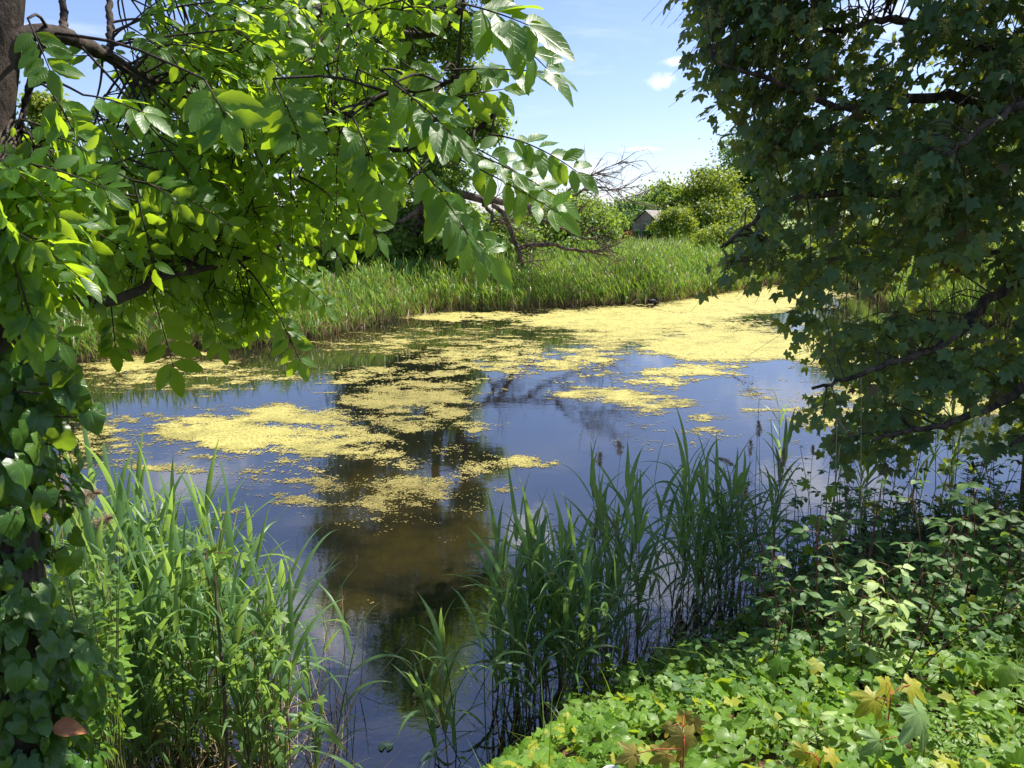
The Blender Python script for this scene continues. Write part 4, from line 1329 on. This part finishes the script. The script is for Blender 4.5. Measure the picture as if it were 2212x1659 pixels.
# unseen part of the crown past the right edge, added to shade the bank
ex = rng.uniform((4.3, 5.1, 2.9), (8.6, 8.5, 8.6), (650, 3))
ex = ex[(ex[:, 0] / ex[:, 1] > .74) & (((ex[:, 0] - 6.2) / 2.6) ** 2 + ((ex[:, 1] - 6.2) / 2.8) ** 2 + ((ex[:, 2] - 5.4) / 3.2) ** 2 < 1)]
sd3 = np.array([math.cos(RAD(SUN_EL)) * math.sin(RAD(SUN_AZ)), math.cos(RAD(SUN_EL)) * math.cos(RAD(SUN_AZ)), math.sin(RAD(SUN_EL))])
for lx, ly, ly3 in ((1880, 1290, 3.35), (1880, 1400, 3.35)):  # opening cut along the sun's path to let light onto the raspberry plant
    w3 = ex - pt(lx, ly, ly3)
    ex = ex[np.linalg.norm(w3 - (w3 @ sd3)[:, None] * sd3, axis=1) > .5]
CAND = [pt(a, b_, y_) for a, b_, y_ in zip(u, v, yy_)] + list(ex)
UV = [(a, b_) for a, b_ in zip(u, v)] + [(3000, 0)] * len(ex)
LEAF = [[[], [], [], []] for _ in SL]
for p, (a, b_) in zip(CAND, UV):
    d0, i_, k = near_on(spaths, p)
    base_ = spaths[i_][k]
    if d0 < 1.5 and rng.random() < .45:
        mid = (base_ + p) / 2 + np.array([0, 0, .18 * d0]) + rng.normal(0, .06 * d0, 3)
        swood[i_].tube(spline([base_, mid, p], 6), np.linspace(.007, .003, 6), 4)
    outw = unit(np.array([p[0] - SB[0], p[1] - SB[1], 0]) + np.array([-.4, -1.6, 0]))
    m_ = int(rng.integers(5, 10))
    q = rng.normal(0, .15, (m_, 3)) * np.array([1, 1, .30])
    q[:, 2] -= .55 * (q[:, :2] @ outw[:2]) + .9 * (q[:, :2] ** 2).sum(1)
    near_q = np.linalg.norm(q, axis=1) < .30
    q = p + q
    al = unit(outw * .45 + np.array([0, 0, -.75]) + rand_dirs(m_) * .7)
    nr = unit(outw * .5 + np.array([0, 0, .75]) + rand_dirs(m_) * .62)
    L = LEAF[i_]
    L[0].append(q[near_q])
    L[1].append(al[near_q])
    L[2].append(nr[near_q])
    L[3].append(rng.uniform(.058, .104, m_)[near_q])
    for t_ in q[:4]:
        swood[i_].tube([p + (0, 0, .03), (p + t_) / 2 + (0, 0, .02), t_], [.0022, .0016, .0014], 3)
    if len(racemes) < 98 and a < 2230 and -40 < b_ < 960 and p[1] < 6.15 + .5 * (a < 1750) and rng.random() < .40:
        racemes.append((p + np.array([-.05, -.28, -.04]), i_))
for i_, L in enumerate(LEAF):
    if not L[0]:
        continue
    q, al, nr, sz = (np.concatenate(x) for x in L)
    pick, rn = rng.integers(0, 4, len(q)), rng.random(len(q))
    M = frames(al, nr, sz)
    for k in range(4):
        s_ = pick == k
        sfol[i_].scatter(SYC[k], q[s_], M[s_], rn[s_])
sob = []
for w_, f_ in zip(swood, sfol):
    o = w_.build("branch", M_BARK, syc, loc=SB)
    sob.append(o)
    if f_.n:
        f_.build("foliage", M_SYC, o, loc=SB)
M_RAC = leaf_mat("sycamore_flower", (.22, .22, .04), (.36, .34, .09), (.4, .4, .08), .3, .6, .3, 0)
g = Bag()
n_ = 130
t = rng.random(n_)
P = np.column_stack([rng.normal(0, 1, (n_, 2)) * (.017 * np.sin(np.clip(t * .9 + .1, 0, 1) * math.pi) + .004)[:, None], -.12 * t])
g.scatter(HERB[1], P, frames(rand_dirs(n_), rand_dirs(n_), rng.uniform(.009, .016, n_)), rng.random(n_))
g.tube([(0, 0, .04), (0, 0, -.12)], [.0015, .001], 4)
proto = g.build("flower_cluster", M_RAC, syc)
for k, (p, i_) in enumerate(racemes):
    o = proto if k == 0 else proto.copy()
    if k:
        S.collection.objects.link(o)
        o.parent = syc
    o.location = p - SB
    o.rotation_euler = (rng.normal(0, .12), rng.normal(0, .12), rng.uniform(0, 6.28))
    o.scale = (rng.uniform(.75, 1.2),) * 3

# ------------------------------------------------------------------ the near bank: ivy carpet, brambles, herbs, saplings
g = Bag()
nn = 25000
x, y_ = rng.uniform(-2.2, 4.6, nn), 1.2 + 5.0 * rng.random(nn) ** 1.25
ys = near_y(x)
dshore = ys - y_
dens = sstep(dshore, .02, .35) * np.where(x > -.2, 1, .55) * np.interp(y_, [1, 3.2, 4.2, 6], [1, 1, .55, .35])
ok = (rng.random(nn) < dens * np.interp(fbm(x * 5, y_ * 5, 66, 3), [.25, .42, .6], [.12, .6, 1])) & (y_ > .5)
x, y_ = x[ok], y_[ok]
nn = len(x)
mound = fbm(x * 2.2, y_ * 2.2, 61, 3)
lift = rng.random(nn) ** 1.3 * .10 + .30 * np.maximum(mound - .35, 0) + .015
z_ = ground_z(x, y_)
P = np.column_stack([x, y_, z_ + lift])
al = unit(np.column_stack([rng.normal(0, .7, nn), rng.normal(-.45, .6, nn), rng.normal(-.15, .3, nn)]))
nr = unit(np.column_stack([rng.normal(.05, .35, nn), rng.normal(-.05, .35, nn), np.full(nn, .9)]))
sz = rng.uniform(.022, .060, nn) * np.where(rng.random(nn) < .14, 1.4, 1)
pick, rn = rng.integers(0, 3, nn), rng.random(nn)
M = frames(al, nr, sz)
for k in range(3):
    s_ = pick == k
    g.scatter(IVY[k], P[s_], M[s_], rn[s_])
sel = rng.random(nn) < .35
base_ = np.column_stack([x, y_, z_ - .01])[sel]
for a, b_ in zip(base_[:1500], P[sel][:1500]):
    g.tube([a + np.append(rng.normal(0, .02, 2), 0), (a + b_) / 2, b_], .0016, 3)
tag(g.build("ground_ivy", M_IVY), "carpet of glossy bright green ivy covering the near bank", "ivy", kind="stuff")

g = Bag()
nn = 9000
x, y_ = rng.uniform(.9, 6.2, nn), rng.uniform(2.9, 7.9, nn)
ds = near_y(x) - y_
ok = (ds > .02) & (y_ > 3.1 + .12 * np.sin(x * 4))
x, y_ = x[ok], y_[ok]
nn = len(x)
P = np.column_stack([x, y_, ground_z(x, y_) + .03 + .34 * rng.random(nn) * (.3 + 1.1 * fbm(x * 1.6, y_ * 1.6, 63))])
al = unit(np.column_stack([rng.normal(0, .8, (nn, 2)), rng.normal(-.1, .4, nn)]))
nr = unit(np.column_stack([rng.normal(0, .4, (nn, 2)), np.full(nn, .8)]))
M = frames(al, nr, rng.uniform(.03, .075, nn))
pk, rn = rng.random(nn), rng.random(nn)
g.scatter(RASP[0], P[pk < .5], M[pk < .5], rn[pk < .5])
g.scatter(HERB[0], P[pk >= .5], M[pk >= .5], rn[pk >= .5])
for k in range(420):
    i_ = rng.integers(0, nn)
    b_ = P[i_] - (0, 0, .2)
    g.tube(spline([b_, b_ + (rng.normal(0, .06), rng.normal(0, .06), .15), b_ + (rng.normal(0, .14), rng.normal(0, .14), .28)], 5), .0022, 3)
tag(g.build("undergrowth", M_HERB), "tangle of shaded leafy herbs on the bank below the sycamore", "undergrowth", kind="stuff")


def trifoliate(fb, wb, p, d, L, size, five=False):
    """A bramble or raspberry leaf: stalk from p along d, three leaflets."""
    e = p + d * L + np.array([0, 0, -.15 * L])
    wb.tube(spline([p, (p + e) / 2 + (0, 0, .12 * L), e], 5), np.linspace(.0022, .0014, 5), 4)
    up = unit(np.array([0, -.1, 1.0]) + rng.normal(0, .25, 3))
    sd_ = unit(np.cross(d, up))
    pos = [e, e - d * .012, e - d * .012]
    al = [unit(d + (0, 0, -.35)), unit(d * .25 + sd_ + (0, 0, -.3)), unit(d * .25 - sd_ + (0, 0, -.3))]
    pos, al = np.array(pos), np.array(al)
    nr = unit(up + rng.normal(0, .18, (3, 3)))
    r0 = rng.random() * .8
    for k in range(3):
        fb.scatter(RASP[int(rng.integers(0, 3))], pos[k:k + 1], frames(al[k:k + 1], nr[k:k + 1], [size * (1.1 if k == 0 else .88)]), [r0 + .2 * rng.random()])


def cane_plant(name, label, group, loc, h, nleaf, size, mat, lean=(0, 0), cane=None, bottom=.15, spread=.09):
    o = thing(name, label, "bramble" if name == "bramble" else "raspberry plant", loc, group)
    wb, fb = Bag(), Bag()
    for c_ in range(2 if nleaf > 12 else 1):
        tip = np.array([lean[0] + rng.normal(0, .1) * h, lean[1] + rng.normal(0, .1) * h, h * (1 - .2 * c_)])
        path = spline([(0, 0, -.05), tip * .5 + np.append(rng.normal(0, .02, 2), .04), tip], 14)
        wb.tube(path, np.linspace(.0055, .0022, 14), 6)
        az = rng.uniform(0, 6.28)
        m_ = nleaf // (2 if nleaf > 12 else 1)
        for k in range(m_):
            f = bottom + (1 - bottom) * k / max(m_ - 1, 1)
            q = np.array([np.interp(f, np.linspace(0, 1, 14), path[:, a]) for a in range(3)])
            az += 2.4 + rng.normal(0, .4)
            d = unit(np.array([math.cos(az), math.sin(az), rng.uniform(.1, .6)]))
            trifoliate(fb, wb, q, d, rng.uniform(.5, 1.3) * spread * (1.15 - .5 * f), size * rng.uniform(.8, 1.15) * (1.1 - .4 * f))
    wb.build("cane", cane or M_CANE, o)
    fb.build("leaves", mat, o)
    return o


BR = "brambles on the shaded bank"
protos = []
for k in range(7):
    o = cane_plant("bramble", "x", BR, (0, 0, -50), .80 + .06 * k, 15 + k, .078, M_RASP, (rng.normal(0, .12), rng.normal(0, .12)))
    protos.append(o)
spots = []
while len(spots) < 74:
    x, y_ = rng.uniform(1.15, 5.4), rng.uniform(3.05, 7.2)
    if near_y(np.array(x)) - y_ > .15 and y_ > 3.0 + .1 * math.sin(x * 3) and min([math.hypot(x - a, y_ - b_) for a, b_ in spots] or [9]) > .2:
        spots.append((x, y_))
for k, (x, y_) in enumerate(spots):
    o = protos[k] if k < len(protos) else copy_tree(protos[int(rng.integers(0, len(protos)))])
    o.location = (x, y_, float(ground_z(x, y_)))
    s_ = rng.uniform(.75, 1.1)
    o.scale = (s_, s_, s_ * rng.uniform(.8, 1.05))
    o.rotation_euler = (0, 0, rng.uniform(0, 6.28))
    tag(o, "dark green bramble in the shaded thicket between the reeds and the ivy", "bramble", BR)


def stand(dx, dy, y_):
    """Ground point below the photo point at distance y, and the height of that point above it."""
    p = pt(dx, dy, y_)
    gz_ = float(ground_z(p[0], p[1]))
    return np.array([p[0], p[1], gz_]), p[2] - gz_


b_, h_ = stand(1885, 1215, 3.35)
o = cane_plant("raspberry_plant", "sunlit pale green raspberry plant standing alone in a patch of sun on the shaded bank", None, b_, h_ * 1.0, 26, .10, M_RASP_SUN, (0, 0), M_CANE, .25, .14)
b_, h_ = stand(2110, 1040, 3.9)
cane_plant("raspberry_plant", "tall green raspberry plant at the right edge under the sycamore", None, b_, h_, 26, .10, M_HERB, (-.05, 0), M_CANE, .3, .14)
b_, h_ = stand(2190, 1120, 3.7)
cane_plant("raspberry_plant", "leafy raspberry plant cut off by the right frame edge", None, b_, h_, 22, .09, M_HERB, (.03, 0), M_CANE, .25, .13)
b_, h_ = stand(1680, 1180, 4.1)
cane_plant("raspberry_plant", "upright raspberry plant with buds between reeds and the pale sunlit one", None, b_, h_, 18, .075, M_RASP, (0, 0), M_CANE, .3, .10)
b_, h_ = stand(1760, 1580, 2.35)
cane_plant("raspberry_plant", "small pale three-leaved raspberry shoot low in the front ivy", None, b_, max(h_, .12), 5, .07, M_RASP_SUN, (0, 0), M_TWIG, .5, .06)
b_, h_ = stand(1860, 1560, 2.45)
cane_plant("raspberry_plant", "raspberry shoot with wide heart-shaped leaflets left of the yellow maple seedling", None, b_, max(h_, .15), 6, .09, M_RASP_SUN, (0, 0), M_TWIG, .5, .07)
b_, h_ = stand(1500, 1475, 3.1)
cane_plant("raspberry_plant", "broad dark two-lobed raspberry leaves standing over the ivy by the reeds", None, b_, max(h_, .2), 5, .10, M_RASP, (0, 0), M_TWIG, .7, .07)

WH = "willowherb at the water's edge"
for k, (dx, dy, y_) in enumerate(((1940, 1090, 5.9), (1880, 1130, 5.8), (1990, 1140, 5.7), (2030, 1110, 6.0), (1850, 1170, 5.5), (1960, 1190, 5.3), (2060, 1160, 5.6), (2110, 1010, 6.6), (1810, 1200, 5.2))):
    b_, h_ = stand(dx, dy, y_)
    b_[2] = max(b_[2], -.1)
    h_ = pt(dx, dy, y_)[2] - b_[2]
    o = thing("willowherb", "dark narrow-leaved willowherb standing before bright water at right", "willowherb", b_, WH)
    wb, fb = Bag(), Bag()
    path = spline([(0, 0, -.05), (rng.normal(0, .03), rng.normal(0, .03), h_ * .5), (rng.normal(0, .06), rng.normal(0, .06), h_)], 12)
    wb.tube(path, np.linspace(.006, .003, 12), 5)
    m_ = 70
    f = .25 + .75 * rng.random(m_) ** .7
    q = np.stack([np.interp(f, np.linspace(0, 1, 12), path[:, a]) for a in range(3)], -1)
    az = rng.uniform(0, 6.28, m_)
    al = unit(np.column_stack([np.cos(az), np.sin(az), rng.uniform(0, .8, m_)]))
    fb.scatter(NARROW[0], q, frames(al, unit(rand_dirs(m_) * .3 + (0, 0, 1)), rng.uniform(.07, .12, m_)), rng.random(m_))
    wb.build("stem", M_TWIG, o)
    fb.build("leaves", M_WILLOW, o)


def sapling(label, loc, stem_pts, leaves, mat, stalk=None, cat="maple sapling", name="maple_sapling", stem_r=.004):
    """leaves: list of (position, direction, normal, size), relative to loc."""
    o = thing(name, label, cat, loc)
    wb, fb = Bag(), Bag()
    path = spline(stem_pts, 12)
    wb.tube(path, np.linspace(stem_r, stem_r * .5, 12), 6)
    for q, d, n_, s_ in leaves:
        q = np.asarray(q, float)
        k = int(np.linalg.norm(path - q, axis=1).argmin())
        wb.tube(spline([path[k], (path[k] + q) / 2 + (0, 0, .01), q], 5), .0016, 4)
        d, n_ = np.asarray(d, float)[None], np.asarray(n_, float)[None]
        fb.scatter(SAPL[int(rng.integers(0, 3))], q[None], frames(d, n_, [s_ * .66]), [rng.random()])
    wb.build("stem", stalk or M_CANE, o)
    fb.build("leaves", mat, o)
    return o


def px_sapling(label, y_, base_px, leaf_px, mat, size, stalk=None, flat=.8, **kw):
    """A seedling whose leaves are read off the photo: (dx, dy, tip angle in the picture, scale)."""
    b_, _ = stand(base_px[0], base_px[1], y_)
    b_[2] = max(b_[2], -.15)
    top = pt(base_px[0], base_px[1], y_) - b_
    lv = []
    for dx, dy, a_, s_ in leaf_px:
        q = pt(dx, dy, y_ + rng.uniform(-.06, .06)) - b_
        d = unit(np.array([math.cos(RAD(a_)), rng.normal(-.35, .25), math.sin(RAD(a_)) * .8]))
        lv.append((q, d, unit(np.array([rng.normal(0, .2), -.45 * (1 - flat) - .25, flat]) + rng.normal(0, .15, 3)), size * s_))
    return sapling(label, b_, [(0, 0, -.05), top * .5, top], lv, mat, stalk, **kw)


px_sapling("light green maple sapling rising among the left clump of reeds", 3.75, (445, 1195), [(400, 1190, 190, 1), (440, 1180, 160, .9), (480, 1195, 10, 1.1), (430, 1210, 200, .8), (515, 1200, 0, 1.1), (470, 1230, -30, .9), (430, 1260, 190, .9), (400, 1275, 200, 1), (455, 1265, -20, .8), (490, 1250, 0, .7), (450, 1300, 180, .7), (460, 1190, 80, .8), (420, 1230, 150, .8)], M_SAP, .085, flat=.95)
px_sapling("yellow-green maple sapling beside the dead stick in the left reeds", 3.5, (545, 1370), [(575, 1325, 60, 1.0), (600, 1330, -20, 1.1), (500, 1355, 200, .9), (540, 1360, 20, .9), (560, 1390, -10, 1), (590, 1380, 0, 1), (505, 1400, 190, 1), (530, 1430, 200, .9), (570, 1420, -30, .9), (610, 1400, -10, .8), (545, 1405, 90, .7), (490, 1440, 190, .8)], M_SAP, .085, flat=.95)
px_sapling("low green maple seedling at the foot of the left reeds near open water", 3.3, (620, 1530), [(580, 1510, 190, 1), (620, 1500, 120, .8), (660, 1520, 10, 1), (600, 1540, 200, .9), (650, 1545, -20, .9), (560, 1545, 190, .7), (630, 1560, -60, .8), (690, 1510, 0, .7)], M_SAP, .075, flat=.95)
px_sapling("bright green maple sapling in front of the plumed reeds at right", 4.9, (1775, 1070), [(1790, 1065, -20, 1.1), (1745, 1045, 170, .9), (1765, 1120, -95, 1.2), (1730, 1145, 200, 1.1), (1810, 1140, -30, 1.3), (1780, 1170, -80, .9), (1750, 1185, -120, .9), (1810, 1190, -60, .9), (1770, 1215, -90, .9)], M_SAP, .105, flat=.35)
px_sapling("young maple seedling with orange-red leaves in the front ivy", 2.05, (1475, 1570), [(1478, 1545, -90, 1.0), (1450, 1570, -120, .8), (1500, 1560, -60, .9)], M_RED, .064, M_RED_TWIG, flat=.25)
px_sapling("low maple seedling with bronze-edged broad leaf below the orange one", 1.9, (1478, 1600), [(1478, 1590, -90, 1.5), (1440, 1630, 200, 1.0), (1370, 1630, 180, 1.0)], M_RED, .078, M_RED_TWIG, flat=.3)
px_sapling("yellow maple seedling with large sunlit leaves in the right foreground", 2.3, (1925, 1500), [(1890, 1510, 205, 1.2), (1915, 1475, -80, 1.1), (1965, 1480, -35, 1.1), (1910, 1560, -70, .7)], leaf_mat("yellow_maple_leaf", (.30, .30, .02), (.38, .36, .03), (.70, .66, .03), .45, .45, .4, .4, None, .9, True), .098, M_RED_TWIG, flat=.55)
px_sapling("maple seedling with one big pale green leaf near the lower right corner", 2.1, (2000, 1590), [(1985, 1540, -70, 1.45), (1900, 1600, 200, .9)], M_PALE, .115, M_RED_TWIG, flat=.35)
px_sapling("small yellow maple seedling at the bottom edge below the pale one", 1.95, (1770, 1645), [(1760, 1635, -90, .9), (1790, 1630, -20, .8), (1740, 1625, 190, .8)], leaf_mat("lemon_maple_leaf", (.34, .32, .02), (.42, .38, .03), (.65, .60, .03), .45, .45, .4, .4, None, .9, True), .08, M_RED_TWIG, flat=.6)

# light green shrub between ivy and reeds
b_, h_ = stand(190, 1210, 2.75)
o = thing("young_shrub", "light green shrub between the ivied trunk and the left reeds", "shrub", b_)
wb, fb = Bag(), Bag()
for k in range(26):
    e = pt(rng.uniform(110, 265), rng.uniform(1195, 1420), 2.75 + rng.uniform(-.3, .3)) - b_
    path = spline([(rng.normal(0, .05), rng.normal(0, .05), -.05), e * .55 + (0, 0, .04), e], 10)
    wb.tube(path, np.linspace(.004, .0015, 10), 5)
    m_ = 16
    q = path[rng.integers(4, 10, m_)] + rng.normal(0, .022, (m_, 3))
    al = unit(np.column_stack([rng.normal(.3, .7, m_), rng.normal(0, .6, m_), rng.normal(-.05, .3, m_)]))
    fb.scatter(ASH[int(rng.integers(0, 4))], q, frames(al, unit(rand_dirs(m_) * .45 + (0, -.1, 1)), rng.uniform(.035, .065, m_)) * np.array([1.25, 1, 1]), rng.random(m_))
wb.build("stem", M_TWIG, o)
fb.build("leaves", M_SHRUB, o)

# broken straw at the reeds' feet, dead leaves and small weeds on the bank
g = Bag()
nn = 900
half = rng.random(nn) < .5
q = band[rng.integers(0, 60, nn)]
x = np.where(half, rng.uniform(-2.6, -1.0, nn), q[:, 0] + rng.normal(0, .25, nn))
y_ = np.where(half, rng.uniform(3.4, 4.7, nn), q[:, 1] + rng.normal(0, .25, nn))
P = np.column_stack([x, y_, np.maximum(ground_z(x, y_), 0) + .004])
blades(g, P, rng.uniform(.15, .75, nn), rng.uniform(0, 6.28, nn), rng.uniform(.1, 1.5, nn), rng.normal(0, .35, nn), .007, 4, None, rng.random(nn))
tag(g.build("reed_straw", M_STRAW), "broken straw-coloured dead stalks lying among the near reeds", "straw", kind="stuff")
g = Bag()
nn = 2600
x, y_ = rng.uniform(-2.2, 5.2, nn), rng.uniform(1.3, 7, nn)
ok = near_y(x) - y_ > .05
x, y_ = x[ok], y_[ok]
nn = len(x)
g.scatter(lanceolate(.65, 6, .7, .5, .3), np.column_stack([x, y_, ground_z(x, y_) + .012 + .05 * rng.random(nn) ** 3]), frames(unit(np.column_stack([rng.normal(0, 1, (nn, 2)), rng.normal(0, .2, nn)])), unit(rand_dirs(nn) * .5 + (0, 0, 1)), rng.uniform(.03, .075, nn)), rng.random(nn))
tag(g.build("leaf_litter", plain_mat("dead_leaves", (.09, .05, .025), (.24, .14, .065), 25, .85, .2, rnd=.6)), "brown dead leaves lying on the soil under the ivy", "leaf litter", kind="stuff")
g = Bag()
for k in range(150):
    if k < 60:
        b_ = stand(rng.uniform(1990, 2260), rng.uniform(1540, 1700), rng.uniform(2.0, 2.5))[0]
    else:
        b_ = np.array([rng.uniform(.2, 3.2), rng.uniform(2.0, 4.4), 0])
        b_[2] = float(ground_z(b_[0], b_[1]))
    hh = rng.uniform(.10, .26)
    path = spline([b_, b_ + (rng.normal(0, .02), rng.normal(0, .02), hh * .5), b_ + (rng.normal(0, .05), rng.normal(0, .05), hh)], 8)
    g.tube(path, .0014, 3, .5)
    m_ = 22
    qq = path[rng.integers(2, 8, m_)] + rng.normal(0, .008, (m_, 3))
    g.scatter(HERB[0], qq, frames(unit(np.column_stack([rng.normal(0, 1, (m_, 2)), rng.uniform(-.1, .6, m_)])), unit(rand_dirs(m_) * .4 + (0, 0, 1)), rng.uniform(.016, .034, m_)), rng.random(m_))
nn = 420
x, y_ = rng.uniform(.3, 3.6, nn), rng.uniform(1.9, 4.2, nn)
ok = near_y(x) - y_ > .1
P = np.column_stack([x, y_, ground_z(x, y_) + rng.uniform(.06, .22, nn)])[ok]
nn = len(P)
for k in range(3):
    q = P + rng.normal(0, .02, (nn, 3))
    g.scatter(RASP[k], q, frames(unit(np.column_stack([rng.normal(0, 1, (nn, 2)), rng.normal(-.1, .3, nn)])), unit(rand_dirs(nn) * .4 + (0, 0, 1)), rng.uniform(.035, .080, nn)), rng.random(nn))
nn = 260
x, y_ = rng.uniform(-.1, 3.5, nn), rng.uniform(1.9, 4.6, nn)
ok = near_y(x) - y_ > .0
P = np.column_stack([x, y_, ground_z(x, y_)])[ok]
nn = len(P)
blades(g, P, rng.uniform(.2, .5, nn), rng.uniform(0, 6.28, nn), rng.uniform(.05, .5, nn), rng.uniform(.2, 1.2, nn), .006, 5, None, rng.random(nn))
tag(g.build("weeds", M_SHRUB), "small yellow-green weeds and grass blades pushing up through the ivy", "weeds", kind="stuff")

# dead stick standing in the left reeds, floating leaves, litter
t_, e_ = pt(462, 1240, 3.55), pt(492, 1690, 3.35)
o = thing("dead_stick", "dark broken stick standing upright in the left reeds", "stick", e_)
g = Bag()
g.tube(spline([e_, (t_ + e_) / 2 + (.012, 0, 0), t_], 12) + rng.normal(0, .002, (12, 3)), np.linspace(.011, .007, 12), 8)
g.build("stem", M_BARK, o, loc=e_)

M_PAD = plain_mat("lily_pad_green", (.16, .24, .14), (.26, .34, .20), 40, .5, .1)
M_PADP = plain_mat("lily_pad_pink", (.38, .20, .19), (.50, .30, .27), 40, .5, .1)
for label, dx, dy, r_, mt in (("small pinkish lily pad floating on dark water, upper of two touching", 931, 1538, .036, M_PADP), ("small mauve notched lily pad touching the pinkish one's lower side", 939, 1562, .038, M_PADP), ("small round grey-green lily pad floating near the bottom edge", 833, 1612, .045, M_PAD)):
    p = at(dx, dy, .006)
    g = Bag()
    a_ = np.linspace(RAD(-70), RAD(250), 26)
    V = [(0, 0, 0)] + [(r_ * math.cos(t) * (1 + .03 * math.sin(5 * t)), r_ * math.sin(t), .002 + .002 * math.sin(t * 3)) for t in a_]
    V2 = [(x_, y2, z2 - .004) for x_, y2, z2 in V]
    k_ = len(V)
    g.add(np.array(V + V2) + p, [[(0, i_, i_ + 1) for i_ in range(1, k_ - 1)], [(k_, k_ + i_ + 1, k_ + i_) for i_ in range(1, k_ - 1)], [(i_, k_ + i_, k_ + i_ + 1, i_ + 1) for i_ in range(0, k_ - 1)]], (0, 0, .5))
    tag(g.build("lily_pad", mt, loc=p), label, "lily pad", "lily pads")

p = pt(1325, 1645, 2.25)
p[2] = float(ground_z(p[0], p[1])) + .065
g = Bag()
prof = [(.026, 0), (.030, .001), (.033, .004), (.040, .045), (.043, .046), (.043, .052), (.038, .052), (.031, .006), (0.001, .004)]
a_ = np.linspace(0, 2 * math.pi, 28, endpoint=False)
V = np.array([[(r_ * math.cos(t), r_ * math.sin(t), z2) for t in a_] for r_, z2 in prof]).reshape(-1, 3)
F = [(i_ * 28 + j_, i_ * 28 + (j_ + 1) % 28, (i_ + 1) * 28 + (j_ + 1) % 28, (i_ + 1) * 28 + j_) for i_ in range(len(prof) - 1) for j_ in range(28)]
g.add(V + p, [F], (0, 0, .5))
o = tag(g.build("plastic_cup", plain_mat("white_plastic", (.72, .74, .78), (.82, .83, .86), 40, .35, 0), loc=p), "white plastic cup lying half buried in the front ivy", "cup")
o.rotation_euler = (RAD(14), RAD(-8), 0)

p = pt(112, 1572, 1.55)
g = Bag()
g.scatter(lanceolate(.6, 9, .9, .5, .2), [p], frames(np.array([[.9, .1, -.1]]), np.array([[0, -.6, .8]]), [.07]), [.5])
o = g.build("dry_leaf", plain_mat("dry_brown_leaf", (.30, .12, .045), (.42, .19, .08), 30, .7, .3), loc=p)
tag(o, "curled orange-brown dry leaf caught in the ivy at lower left", "leaf")
